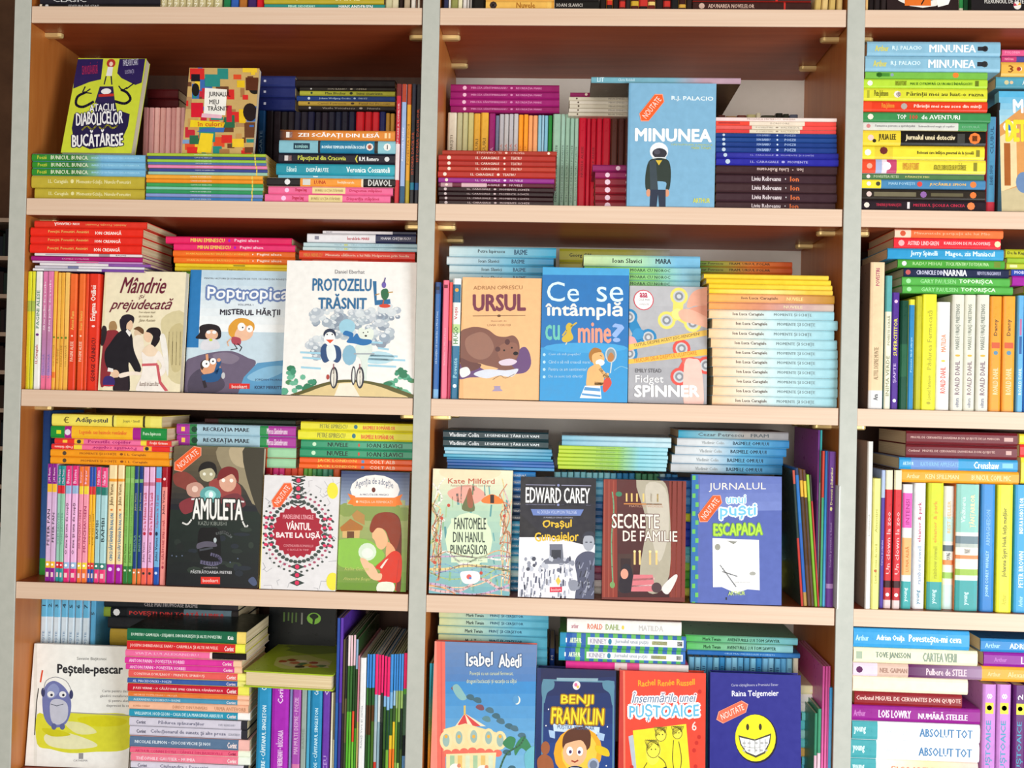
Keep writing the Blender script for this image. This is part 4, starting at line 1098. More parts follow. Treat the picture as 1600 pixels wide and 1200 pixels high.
# ================================================================ ROW 2 right bay
RD='ROALD DAHL,.14,.43,88707c,.4;MARELE URIAȘ PRIETENOS,.53,.92,8c9084,.45;●,.47,.485,e0b040,.4;editura,.03,.11,889,.3'
V('upright row, second shelf, right bay',8,130,2,641,f'''
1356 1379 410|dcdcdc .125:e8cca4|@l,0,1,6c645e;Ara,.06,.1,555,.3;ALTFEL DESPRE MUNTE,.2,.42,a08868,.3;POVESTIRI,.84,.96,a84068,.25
1380.5 1391 431|ecead0 .73:5ca8a8|INIMA VERDE,.1,.4,8c8c70,.5;POVESTE SCRISĂ,.48,.7,8c8c70,.5
1392 1403.5 457|543090|ȘAPTE,.2,.42,d0b8e8,.5;SUPERCITITOR,.46,.78,e8e050,.5;@o,.05,.1,fff;@o,.9,.95,f0c0e0
1405 1417 470|0c4c34 .3:1c5c3c .6:0a4430
1418 1427.5 468|2c84bc .95:e8e040|Poveste fără sfârșit,.2,.8,a8d8f0,.4
1428.5 1438.5 463|b8b41c ~.5:c0bc28
1439.5 1461.5 460|f2ee34|Pădurea Fermecată,.35,.86,b0a838,.35;● Leonid Panteleev,.05,.3,b0a838,.3
1462.5 1483.5 472|eeece6|ROALD DAHL,.16,.4,e06c60,.4;MATILDA,.54,.7,e08c68,.35;●,.45,.465,e8c840,.3
1485 1504 461|dcdacc|{RD}
1505.5 1523 461|e0decc|{RD}
1524.5 1544 461|dcdacc|{RD}
1546 1564 463|f09c2c|ROALD DAHL,.15,.38,f8d0a0,.45;Danny,.66,.8,5c4c30,.4;@r,.55,.6,d05c38,.7;@o,.49,.53,5c8ca8,.4
1565.5 1585 463|f4a030|ROALD DAHL,.15,.38,f8d0a0,.45;Danny,.66,.8,5c4c30,.4;@r,.55,.6,d05c38,.7;@o,.49,.53,5c8ca8,.4
1587.5 1598 462|64acdc|ROALD DAHL,.15,.38,d8f0fc,.45;@r,.5,.65,345c98,.4;@r,.66,.8,c06c98,.3
1599 1612 462|2c68b0
1613 1630 465|c83c38''')
H('lying stack, second shelf, right bay',14,130,None,'''
1398 1567 358 372|f8d0b8 .15:ec6c3c ~1:f07840|@o,.05,.1,d05838,.7;Minunatele peripeții ale lui Mio,.18,.88,f8b088,.4
1397 1564 372.5 388.5|e02c38|ASTRID LINDGREN,.13,.42,f8c0c0,.4;KARLSSON DE PE ACOPERIȘ,.47,.9,f8c0c0,.4;@o,.05,.09,f8b0b0,.6;@o,.95,.99,f8e0b0,.6
1387 1568 389 405.5|2c94c8 ~1:3ca0d0|Jerry Spinelli,.2,.43,d8f0fc,.6;Magee, zis Maniacul,.5,.92,d8f0fc,.6
1403 1570 406.3 419|4ca038|RADU MIHAI,.14,.41,a8d890,.4;TUCK PENTRU TOTDEAUNA,.45,.85,b8e0a0,.4;@o,.04,.08,ddd,.6;@r,.9,.96,70882c,.7
1413 1577 419.5 433|1a2244|CRONICILE DIN,.12,.38,c8c8e0,.5;NARNIA,.38,.6,f0f0f8,.7;NEPOTUL MAGICIANULUI,.7,.92,a8a8c8,.4;@o,.02,.06,c05858,.6
1410 1579 433.7 446.5|54ac48|GARY PAULSEN,.17,.5,98dc90,.5;TOPORIȘCA,.53,.84,e0f8d8,.65;@o,.04,.08,a0e0a0,.6
1410 1583 447 459.5|54ac48|GARY PAULSEN,.17,.5,98dc90,.5;TOPORIȘCA,.53,.84,e0f8d8,.65;@o,.04,.08,a0e0a0,.6''')
ZL=H.bot
H('far right stack, second shelf, right bay',20,130,None,'''
1572 1740 390 403.5|b4b824|De la Kapuka,.0,.22,4c4c18,.45
1574 1740 404 412|98b830
1573 1740 412.5 421|b8c038|@r,.03,.1,d8e0a0,.5
1581 1740 422 431.5|2c48a8|MOBY,.03,.15,d8d8f0,.5
1582 1740 432 447.5|a01c98
1600 1740 448 459|a8b828''')
# ================================================================ ROW 3 left bay
def vb(a,b,m,t,c='222',n='',nc='fce'): return f'{a} .115:{b} .17:{m} .76:{b} .83:{a}|{t},.24,.68,{c},.5;@r,.04,.08,ecc,.5;@o,.13,.16,fff,.5'+(f';{n},.85,.97,{nc},.5' if n else '')
V('striped row, third shelf, left bay',10,120,3,909,f'''
68 76.5 725|{vb('8c1c90','f4c030','dcb8dc','PETER PAN','2c2430','J.M. Barrie')}
77 84 725|{vb('8c1c90','f4c030','d8b4d8','PETER PAN','2c2430','J.M. Barrie')}
84.5 90.5 728|{vb('2c9898','e02c38','98ccb8','TOM SAWYER','5c9484','Mark Twain')}
91 97 728|{vb('2c9898','e02c38','90c8a8','TOM SAWYER','5c9484','Mark Twain')}
97.5 106.5 728|{vb('e02874','98b8dc','ecb8e0','O mie și una de nopți','3c1c34','Basme')}
107.5 117.5 728|{vb('e02874','98b8dc','f0b8e0','O mie și una de nopți','3c1c34','Basme')}
119 125.7 729|{vb('f07830','f0d83c','f098b0','MUNCHAUSEN','a02c5c','Bürger')}
126 134 729|{vb('f07830','f0d83c','f49cb0','MUNCHAUSEN','a02c5c','Bürger')}
134.4 139 730|{vb('2050b0','e03038','f4b828','BASME ALESE DE SEARĂ','2c2420')}
139.3 144.2 730|{vb('2050b0','e03038','f8bc28','BASME ALESE DE SEARĂ','2c2420')}
144.8 152.5 730|{vb('ec3880','2c7c70','a8d0d4','BAMBI','1c3438','Felix Salten')}
153 163 731|{vb('ec3c78','2c7c70','acd4d8','BAMBI','1c3438','Felix Salten')}
164 177 727|a81ca0 .16:f4dca8 .86:f0a030 .885:f4dca8|CINCI SĂPTĂMÂNI ÎN BALON,.19,.59,3c7ca0,.5;Jules Verne,.66,.84,785c38,.55;●,.615,.63,e07c30,.3;@o,.1,.14,edf
178 189 727|a81ca0 .16:f4dca8 .86:f0a030 .885:f4dca8|CINCI SĂPTĂMÂNI ÎN BALON,.19,.59,3c7ca0,.5;Jules Verne,.66,.84,785c38,.55;●,.615,.63,e07c30,.3;@o,.1,.14,edf
190.5 197.7 729|2c7c38 .15:84bc5c .86:98c870 .9:84bc5c|Jules Verne,.18,.34,3c6430,.5;O CĂLĂTORIE SPRE CENTRUL,.4,.76,6ca44c;@o,.1,.13,dec
198 205 729|2c7c38 .15:84bc5c .86:98c870 .9:84bc5c|Jules Verne,.18,.34,3c6430,.5;O CĂLĂTORIE SPRE CENTRUL,.4,.76,6ca44c;@o,.1,.13,dec
205.8 211.7 729|e87838 .13:1c3c7c .86:78b070 .89:1c3c7c|INSULA,.2,.5,88c088,.5;Jules Verne,.6,.8,d8d870,.5;@o,.08,.12,fff
212.3 218.3 729|e87838 .13:1c3c80 .86:78b070 .89:1c3c80|INSULA,.2,.5,88c088,.5;Jules Verne,.6,.8,d8d870,.5;@o,.08,.12,fff
219 227.5 730|f06450 .14:e8b4dc .84:c87898 .87:e4b4dc|Jules Verne,.19,.36,6c4460,.5;● De la Pământ la Lună,.42,.78,c02c44,.55;@o,.07,.12,333
228 237 730|f06450 .14:e8b4dc .84:c87898 .87:e8b8dc|Jules Verne,.19,.36,6c4460,.5;● De la Pământ la Lună,.42,.78,c02c44,.55;@o,.07,.12,333
238 247.3 730|1c54b0 .15:70b0dc .87:e04858 .905:70b0dc|Jules Verne ●,.2,.45,1c2c4c,.55;Căpitan la 15 ani,.48,.76,a05080,.5;@o,.08,.12,cdf
248.3 257.3 730|f0948c .83:a81828|Jules Verne,.6,.8,50283c,.5;● O CĂLĂTORIE SPRE LUNĂ,.14,.55,b03c50,.5;@o,.88,.92,fdd''')
V('corner behind striped row, third shelf, left bay',62,115,3,760,'''
64 76 640|3ca040 .1:3c6cb0 ~.6:28589c ~1:183c80''')
H('yellow topped stack, third shelf, left bay',10,120,None,'''
80 252 648.5 666.5|f0e060 .55:5c5028 .565:f0e468 .59:f0dc50 .83:3c3420 .85:e8dc60 .9:f0e470 1:f0e888|Adăpostul,.22,.51,3c3c48,.55;€,.11,.155,70601c,.55;Joyph • Smell,.65,.8,a09848,.3
79 260 667.5 686.5|209038 .12:a8208c .18:f4b828 .71:a8208c .78:1f8c40|@r,.05,.09,d8e030,.3;@o,.13,.165,e8d8e8,.5;Legende sau basmele românilor,.25,.66,ec7830,.42;Petre Ispirescu,.8,.95,c8e8c8,.35
85 267 687 695.5|e8302c .17:f4b830 .25:f070a0 .74:f0d840 .79:ec4034|@o,.19,.23,333,.8;Povestile copiilor,.29,.66,a8186c,.75;Frații Grimm,.82,.97,fcd8d0,.6;@r,.07,.11,f8c040,.5
79 264 696 704|e83430 .19:f0d840 .26:f4709c .78:f4b830 .85:e8302c|@o,.79,.83,333,.8;^Povestile copiilor,.35,.72,a8186c,.75;^Frații Grimm,.03,.18,fcd8d0,.6
78 263 704.4 715.4|f49c1c|MOMENTE ȘI SCHIȚE,.25,.56,a0581c,.42;● I. L. Caragiale,.59,.81,8c4c20,.42;@o,.1,.14,543,.6
78 264 716 727|f49c1c|MOMENTE ȘI SCHIȚE,.26,.56,a0581c,.42;● I. L. Caragiale,.59,.82,8c4c20,.42;@o,.1,.14,543,.6''')
def a_amu(a):
    a.G('6c6048','1c2028',258,695,420,800,12); a.R('20242c',258,830,420,925); a.G('1c2a24','16181e',258,800,420,930,8)
    a.B('988c70',340,700,410,700,416,740,400,790,380,760,350,740); a.B('b8a888',360,700,400,700,390,730,365,725); a.B('403c30',380,705,416,700,416,800,400,790)
    a.B('884038',268,745,285,740,300,748,310,762,300,772,282,766,270,760); a.B('c89888',290,762,305,756,316,762,318,774,305,780,292,776); a.E('f0d0c0',303,767,5,5)
    a.B('88343c',278,790,300,780,320,790,300,802,285,806); a.B('9c4440',326,756,345,748,372,756,378,770,372,786,350,780,332,772); a.B('78343c',345,780,372,772,385,790,365,798,350,794)
    a.E('b8b090',323,742,13,13); a.B('1c1818',308,740,312,728,324,723,336,728,338,744,330,734,316,736); a.E('f0f0e0',318,743,2.5); a.E('f0f0e0',329,743,2.5)
    a.E('dca890',356,755,14,15); a.B('7c2428',339,752,344,736,358,730,372,736,373,756,364,742,350,748); a.E('fff4ec',349,752,3); a.E('fff4ec',362,752,3)
    a.E('60a8a8',328,775,17,13); a.E('a0e0dc',328,775,9,7); a.E('f0ffff',329,775,3.5,5)
    a.TO('AMULETA','f4f4f0','2c302c',300,782,380,814,ob=.1,bold=.02); a.L('f0f0ec',2.5,300,812,292,822,284,820,sm=True); a.L('f0f0ec',2.5,378,812,384,824,388,822,sm=True); a.L('e8e8e8',2.5,298,783,312,782); a.L('e8e8e8',2.5,366,784,382,785)
    for k in range(26):
        q=random.Random(k); a.E(q.choice(['26302c','1c2222','2c3830','222a34']),q.uniform(264,400),q.uniform(822,900),q.uniform(4,14),q.uniform(2,6),n=8)
    a.B('0e1012',312,834,326,828,342,831,345,872,338,880,314,876); a.L('686480',4,312,856,322,850,336,852,334,860,318,862,310,858,sm=True); a.L('747090',4,330,868,342,872,344,880,332,884,314,881,sm=True); a.L('5c6464',3.5,338,838,350,834,362,841,sm=True); a.E('d8e4e8',337,846,2,4)
    a.T('KAZU KIBUISHI','8c948c',309,817,354,823,.01)
    a.B('0c0c10',310,832,325,827,342,830,344,870,340,878,312,874); a.B('5c5868',308,852,322,848,336,850,338,856,320,857,308,860); a.L('64607c',5,330,868,342,872,344,880,330,882,314,880,sm=True); a.L('4c5050',4,338,836,350,833,360,838,sm=True); a.E('b8c4c8',336,846,2.5,4); a.L('444850',3,312,862,332,858)
    a.T('CARTEA ÎNTÂI','a8a8ac',318,887,340,890,0); a.T('PĂSTRĂTOAREA PIETREI','c8c8cc',298,892,362,898,.02)
    a.R('e43428',314,903,344,914); a.T('bookart','f8c8c0',317,906,341,911,.03); a.B('4c5878',388,908,396,902,402,912,396,916)
    for x,y in ((268,871),(275,872),(284,871),(360,880),(372,874)): a.E('5c6880',x,y,1.2)
    novelty(a,291,720,54,17,40)
F('dark fantasy comic cover book with two children, third shelf, left bay',(268,700),(416,699),(402,920),(259,917),4,10,3,'1c2028',a_amu,tilt=5)
def a_van(a):
    a.R('e4e2e4',404,742,532,928); a.R('f0e070',405,745,407,928)
    rnd=random.Random(8); cx,cy=464,833
    for i in range(60):
        x=rnd.uniform(408,524); y=rnd.uniform(748,924); ln=rnd.uniform(6,14); an=rnd.uniform(0,6.3); a.L(rnd.choice(['b8b8bc','a8a8b0','c4c0c4']),1,x,y,x+ln*math.cos(an),y+ln*math.sin(an),x+ln*1.3*math.cos(an+.5),y+ln*1.3*math.sin(an+.5))
    for i in range(9):
        for s in (-1,1):
            a.L('2c3c38',2.2,cx+s*0,cy-40-i*5.6,cx+s*(9+2*math.sin(i)),cy-44-i*5.4)
    for k in range(40):
        an=k*2*math.pi/40; 
        for r,c,w in ((45,'3c4844',5),(53,'b0506c',3.5),(60,'444c48',3)):
            x=cx+r*.98*math.cos(an+.04*r); y=cy+r*1.05*math.sin(an+.04*r)
            if 409<x<522: a.E(c,x,y,w*.75,w*.6,n=6)
    for y in (752,765,778,888,901,913):
        a.P('34403c',452,y,464,y-5,476,y,464,y+5); a.E('e02c5c',464,y,3.4)
    for x in (413,422,507,516):
        for y in (812,826,840,854): a.L('34403c',3,x-4,y-3,x+4,y+3); a.E('e02c5c',x,y,3,2.6,n=8)
    pts=[]
    for k in range(48):
        r=37 if k%2 else 41; pts+=[cx+r*math.cos(k*math.pi/24),cy+r*1.02*math.sin(k*math.pi/24)]
    a.P('a81430',*pts)
    a.T("MADELEINE L'ENGLE",'f0a8b0',440,806,489,813,.02); a.T('VÂNTUL','fbe8e8',446,816,485,830,.03); a.T('BATE LA UȘĂ','fbe8e8',430,832,500,845,.04)
    a.T('CONTINUAREA ROMANULUI','f0a0a8',442,853,489,857,.01); a.T('O BUCLĂ ÎN TIMP','f0a0a8',448,859,482,863,.01)
    a.E('f0e43c',520,767,9,13); a.E('f0e43c',520,910,10,14)
    novelty(a,438,776,46,16,55)
F('white and red ornamental cover book with pale edge, third shelf, left bay',(408,745),(532,745),(524,925),(405,923),3,12,3,'e8e4c8',a_van,tilt=4,spine='f0e070')
def a_age(a):
    a.R('8c9c3c',524,735,642,932); a.G('2c3c68','98a8c0',530,738,642,792,10)
    a.G('a8b070','6c9430',524,792,642,932,8)
    for x,y,r in ((540,800,14),(556,795,12),(575,805,16),(608,800,16),(628,806,14),(590,798,10)): a.E('889c50',x,y,r,r*.8,n=10)
    a.E('f4f0ec',583,768,38,24); a.R('b0bc88',540,784,630,792); a.TO('Agenția de adopție','405478','f4f0ec',553,751,611,764,arc=7,bold=.01,ob=.2); a.E('6c3028',581,768,3,4); a.T('A MICUȚILOR MAGICI','58607c',560,774,604,778,.01)
    a.P('f07c28',541,774,553,778,553,793,541,790,546,783); a.P('f07c28',613,780,626,774,622,783,626,791,613,793); a.P('f48430',550,780,616,780,616,794,550,794); a.T('● PREȘUL LA FERMECAȚI','fbe0c0',554,785,610,790,.01)
    a.P('d8b070',534,830,534,844,560,846,562,824); a.P('b07030',530,828,546,814,566,826,564,832,532,834); a.R('6c4020',541,834,552,846); a.P('b88848',548,808,556,800,568,808,568,824,552,816)
    a.B('8cc048',524,850,570,846,600,870,580,890,540,892,524,880); a.E('d8e8d0',573,866,14,14); a.E('e8f0e4',573,868,9,8)
    a.B('6c2818',578,822,586,808,606,803,620,810,625,830,626,870,626,925,619,925,620,880,612,850,600,830,590,832); a.B('f0b888',582,826,592,826,602,838,604,852,596,862,588,858,584,848,580,842); a.B('8c3418',576,828,584,808,604,803,620,812,624,836,616,864,606,846,600,832,588,828,580,836)
    a.B('e8a878',604,850,616,862,612,876,602,874); a.B('d83420',600,876,614,864,626,872,626,905,618,914,590,912,594,896,586,890); a.P('f0e0d0',602,878,606,876,596,892,593,890)
    a.B('f0c098',562,876,574,880,584,898,596,900,594,910,580,908,568,892); a.B('f0c098',570,884,582,886,592,904,586,908); a.B('e8ecd8',592,914,614,914,614,928,590,928); a.L('c83020',1.5,622,878,618,926)
    a.T('Kallie George','c8d070',538,890,576,897,0,shear=.3); a.T('Alexandra Boiger','c8d070',536,906,580,912,0,shear=.3)
F('green cover book with red-haired girl holding a glow, third shelf, left bay',(531,738),(636,740),(634,928),(526,926),10,24,3,'8c9c3c',a_age,tilt=4)
H('green back stack, third shelf, left bay',80,120,None,'''
320 462 655 663|3c1818 .15:1c3424 1:16241c|LEGENDE DESPRE ANIMALE ÎN BASME,.2,.95,2c4838,.5''')
RM='@r,.04,.07,f8d060,.4;@o,.13,.17,1c4430,.6;RECREAȚIA MARE,.225,.61,242430,.5;Mircea Sântimbreanu,.76,.93,f4d8f0,.55'
H('striped pair, third shelf, left bay',44,120,None,f'''
276 462 664 680.5|a838a0 .11:388850 .17:a8ccdc .7:309050 .77:b03ca0|{RM}
276 462 681 698|a838a0 .11:388850 .17:a8ccdc .7:309050 .77:b03ca0|{RM}
276 462 698.6 714|a4d8ac .73:f06838 .76:a0d4a8|@r,.68,.7,e85030,.3
276 462 714.6 730|a4d8ac .73:f06838 .76:a0d4a8|@r,.68,.7,e85030,.3''')
V('hidden row tops, third shelf, left bay',60,120,3,740,'''
400 413 731|c02030
413.5 425 731|d02838|1,.92,.96,fdd
425.5 435 731|e83488|1,.92,.96,fdd
435.5 444 731|ec3c8c|1,.92,.96,fdd
444.5 454 732|e04838
454.5 464 732|ec5438
464.5 473 732|f06030
473.5 480 732|6cb848|1,.92,.96,fdd
480.5 487 732|78bc50
487.5 494 733|58a868|1,.92,.96,fdd
494.5 503 733|3c9c60
503.5 512 733|5cb090
512.5 520 733|3c9878|1,.92,.96,fdd
520.5 531 733|f06c38''',kind='stuff')
H('yellow and green stack, third shelf, left bay',42,120,None,'''
470 648 660.5 673.5|e8e034|PETRE ISPIRESCU,.17,.41,98983c,.5;●,.47,.5,3c7888,.5;BASMELE ROMÂNILOR,.55,.83,e8703c,.55
465 646 674 688.8|e8e434|PETRE ISPIRESCU,.17,.41,98983c,.5;●,.47,.5,3c7888,.5;BASMELE ROMÂNILOR,.55,.83,e8703c,.55
470 646 689.2 702|289468 ~1:58b090|NUVELE,.24,.42,142c24,.5;●,.51,.525,d85040,.4;IOAN SLAVICI,.59,.9,1c4434,.5;@o,.1,.14,cec,.5
468 647 702.5 716.3|289468 ~1:38a078|NUVELE,.24,.42,142c24,.5;●,.51,.525,d85040,.4;IOAN SLAVICI,.59,.9,142c24,.5;@o,.1,.14,cec,.5
468 646 716.8 725.6|f06020|JACK LONDON,.16,.5,f8c850,.6;@r,.545,.57,5890c0,.5;COLT ALB,.62,.84,fcd8c0,.6
467 646 726 734.5|f0641c|JACK LONDON,.16,.5,f8c850,.6;@r,.545,.57,5890c0,.5;COLT ALB,.62,.84,fcd8c0,.6''')
# ================================================================ ROW 3 middle bay
VC='Vladimir Colin,.06,.34,dce4e8,.5;LEGENDELE ȚĂRII LUI VAM,.4,.91,dce4e8,.5'
H('blue left stack, third shelf, middle bay',44,125,None,f'''
692 857 674 687|18343c|{VC}
692 857 687.5 700|18383f|{VC}
694 862 700.5 705.8|88c4dc ~.5:b0d8e4 ~1:4898bc
695 863 706.1 711|a0ccdc ~1:4898bc
693 861 711.3 716|48a8c8 ~.5:7cc0d8 ~1:48a0c4
698 864 716.3 719.6|3088b0
698 865 719.9 724.4|2c64a8 ~.5:3c78c0 ~1:2858a0
699 866 724.7 729.4|285ca8 ~.5:3c70b8
699 866 729.7 734.5|2c68b0 ~.5:5098d0''')
B3='2c84a8'
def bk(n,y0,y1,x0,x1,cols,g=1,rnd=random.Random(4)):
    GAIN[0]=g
    out=[];h=(y1-y0)/n
    for i in range(n):
        out.append(f'{x0+rnd.uniform(-1.5,1.5):.1f} {x1+rnd.uniform(-1.5,1.5):.1f} {y0+i*h:.1f} {y0+(i+1)*h-.3:.1f}|{cols[i%len(cols)]}|LITERATURĂ,.72,.9,c8dce8,.35')
    return '\n'.join(out)
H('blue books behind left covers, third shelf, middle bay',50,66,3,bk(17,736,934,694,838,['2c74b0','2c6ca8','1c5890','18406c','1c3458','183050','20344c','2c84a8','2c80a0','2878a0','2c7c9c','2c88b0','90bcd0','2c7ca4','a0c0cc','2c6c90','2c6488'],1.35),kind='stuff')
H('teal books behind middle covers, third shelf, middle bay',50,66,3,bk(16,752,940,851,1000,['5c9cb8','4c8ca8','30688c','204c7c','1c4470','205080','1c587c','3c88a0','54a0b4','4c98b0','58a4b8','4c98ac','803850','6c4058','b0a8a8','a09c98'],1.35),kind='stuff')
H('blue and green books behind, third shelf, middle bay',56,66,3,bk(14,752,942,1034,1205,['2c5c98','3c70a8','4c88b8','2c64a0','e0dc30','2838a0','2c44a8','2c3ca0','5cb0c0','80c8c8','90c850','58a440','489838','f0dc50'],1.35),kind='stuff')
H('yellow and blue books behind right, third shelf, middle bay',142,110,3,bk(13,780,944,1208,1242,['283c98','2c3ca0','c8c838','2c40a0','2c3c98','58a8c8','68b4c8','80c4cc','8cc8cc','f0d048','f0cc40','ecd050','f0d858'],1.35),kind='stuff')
V('blue row tops, third shelf, middle bay',120,120,3,745,'''
866 876 738|8cc0d8
877 886 738|84bcd8
887 896 738|90c4dc
897 906 738|88bcd8
907 915 738|8cc4dc
916 925 739|94c8dc
926 934 739|88c0d8
935 943 739|8cc4dc
944 953 739|90c0d4
954 963 740|78b4d0
964 972 740|3884b0
973 982 740|2c78a4
983 992 740|3880a8
993 1002 740|54906c
1003 1011 741|4c8864
1012 1021 741|58946c
1022 1030 741|508c68
1031 1040 741|a8c8d8
1041 1049 741|4888b4
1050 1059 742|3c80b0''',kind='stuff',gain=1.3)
LB='78b4cc ~.4:a8d0e0 ~1:c4e0e8'
LG='bcd430 ~.55:9ccc60 ~.75:90d0dc ~1:a8dce8|POVEȘTI PENTRU COPII,.35,.6,4c7c70,.4'
H('lime centre stack, third shelf, middle bay',48,125,None,f'''
878 1049 682 689.6|{LB}
878 1049 689.9 698|{LB}
873 1044 698.3 704|{LG}
873 1043 704.3 710|{LG}
872 1044 710.3 716|{LG}
871 1043 716.3 722.2|{LG}
871 1042 722.5 728.5|{LG}
872 1041 728.8 735|{LG}''')
BO='Vladimir Colin,.22,.42,a0a8ac,.38;BASMELE OMULUI,.5,.82,1c3448,.42'
GB='c8ccd0 ~.3:d8e0e4 ~.6:64acd0 ~1:2c78b0'
H('grey to blue stack, third shelf, middle bay',46,125,None,f'''
1060 1232 673.5 686|2898b8 ~.3:8cb8c4 ~.6:a09c98 ~1:8c8c90|Cezar Petrescu   FRAM,.18,.82,505860,.42
1058 1233 686.5 698.5|{GB}|{BO}
1055 1229 699 712|{GB}|{BO}
1050 1224 712.5 726|{GB}|{BO}
1048 1222 726.5 740|{GB}|{BO}''')
def a_fan(a):
    a.R('d8e4cc',668,732,806,934); a.G('f0e8c8','b8d4b8',668,735,806,800,8); a.G('b0d0b8','78b0b8',668,800,806,934,8)
    a.E('ecdcb8',735,740,50,14); a.B('e8a898',700,770,735,760,760,775,740,790,710,785)
    rnd=random.Random(2)
    for i in range(46): 
        x=rnd.uniform(676,798); y=rnd.uniform(758,915); a.L(rnd.choice(['88b888','a8c898','68a8a8','58989c','98c0b0']),rnd.uniform(1.5,4),x,y,x+rnd.uniform(-2,2),y+rnd.uniform(8,24))
    a.B('687048',722,798,728,780,734,766,738,776,742,800); a.B('a05c40',730,776,735,764,739,778,739,794,732,794)
    a.E('dcecc8',733,845,37,42); a.R('dcecc8',705,812,762,880)
    cs=['e8a878','f0c8a0','d88868','a8c080','e0b8b8','f0ece4','c8a8c8','e8d090']
    for s in (-1,1):
        for k in range(9):
            x=735+s*(46+rnd.uniform(-4,16)); pts=[]
            y=750+k*8
            for j in range(6): pts+=[x+rnd.uniform(-9,9),y+j*rnd.uniform(14,26)]
            a.L(rnd.choice(cs),rnd.uniform(1.2,2.6),*pts,sm=True)
    for k in range(12):
        y=870+k*5; pts=[]
        for j in range(6): pts+=[668+j*28,y+rnd.uniform(-12,12)]
        a.L(rnd.choice(cs+['80b0c8','c0a0c0']),rnd.uniform(1.5,4),*pts,sm=True)
    a.T('Kate Milford','c06048',700,750,774,758,.03); a.T('Autoare bestseller New York Times','b08068',704,759,768,763,0)
    a.B('e87c30',754,782,770,774,786,783,784,789,757,788); a.R('2c1c1c',767,775,773,788)
    a.T('FANTOMELE','3c4840',710,811,760,829,.015); a.T('DIN HANUL','3c4840',708,833,758,849,.015); a.T('PUNGAȘILOR','3c4840',704,852,762,872,.015); a.T('Premiul Edgar Allan Poe','889880',711,875,754,879,0)
    a.B('f8f4f0',722,894,746,894,750,905,742,912,726,912,720,903); a.E('e06058',733,902,4,4); a.E('5878c0',735,904,2)
    for x,y in ((701,792),(789,808),(682,846),(752,896),(679,880),(690,812)): a.E('c84830',x,y,2.6)
F('pale green cover book with tangled branches border, third shelf, middle bay',(676,735),(803,737),(796,931),(670,927),5,22,3,'d8e4cc',a_fan,tilt=5,hard=True,spine='e8dcc0')
def a_edw(a):
    a.R('1c1c24',806,744,934,944); a.R('e4e4ea',806,842,934,944); a.B('20202c',806,800,850,838,880,846,934,852,934,790,806,790)
    a.L('a0a0c0',1,820,760,866,760); a.L('a0a0c0',1,876,760,922,760); a.L('a0a0c0',1,820,791,866,791); a.L('a0a0c0',1,876,791,922,791); a.E('8890c0',871,760,2); a.E('8890c0',871,791,2)
    a.T('EDWARD CAREY','f4f4f4',820,764,920,788,.015); a.P('6880c0',828,798,911,798,906,808,832,808); a.T('AL DOILEA VOLUM DIN TRILOGIE','c8d4f4',838,800,900,805,.0); a.T('A MARELUI ORAȘ LONDRA','b8b8c8',848,810,894,813,0)
    a.T('Orașul','ecc030',847,815,892,830,.03,wob=1); a.T('Gunoaielor','ecc030',835,834,903,848,.03,wob=1)
    a.B('f4f4f8',808,850,835,846,858,856,862,878,840,890,812,888); a.P('707484',858,853,878,853,880,875,896,880,894,884,846,884,850,878,858,874); a.P('303440',861,862,876,862,876,876,861,876)
    rnd=random.Random(6)
    for i in range(90): 
        x=rnd.uniform(812,900); y=rnd.uniform(885,936); a.L(rnd.choice(['787c90','9498a8','50546c','b8bccc']),rnd.uniform(1,3),x,y,x+rnd.uniform(-1,1),y+rnd.uniform(4,10))
    a.B('50546c',898,880,910,866,926,866,934,880,934,944,900,944,902,910); a.E('a8acb8',919,850,9,14); a.B('2c3040',909,842,914,834,926,834,930,846,924,840,914,840); a.L('303444',1.5,914,850,917,850); a.L('303444',1.5,921,850,924,850); a.B('8c90a0',888,912,900,910,906,922,892,926)
    for k in range(34):
        q=random.Random(k+7); x=q.uniform(902,930); y=q.uniform(874,930); a.L(q.choice(['8c90a8','2c3040','a8acbc','3c4054']),1.6,x,y,x+q.uniform(-4,4),y+q.uniform(4,12))
    for k in range(30):
        q=random.Random(k+90); x=q.uniform(814,896); y=q.uniform(872,896); a.E(q.choice(['686c80','9498a8','c4c8d4','484c5c']),x,y,q.uniform(1.5,4),q.uniform(2,5),n=6)
    a.P('e8c850',868,910,872,904,876,911,872,918); a.R('d82c48',859,920,878,928); a.T('bookart','f8c8c8',861,922,876,926,.02)
F('black and white engraved cover book with serif lettering, third shelf, middle bay',(812,747),(930,748),(928,940),(809,934),4,14,3,'1c1c24',a_edw,tilt=5)
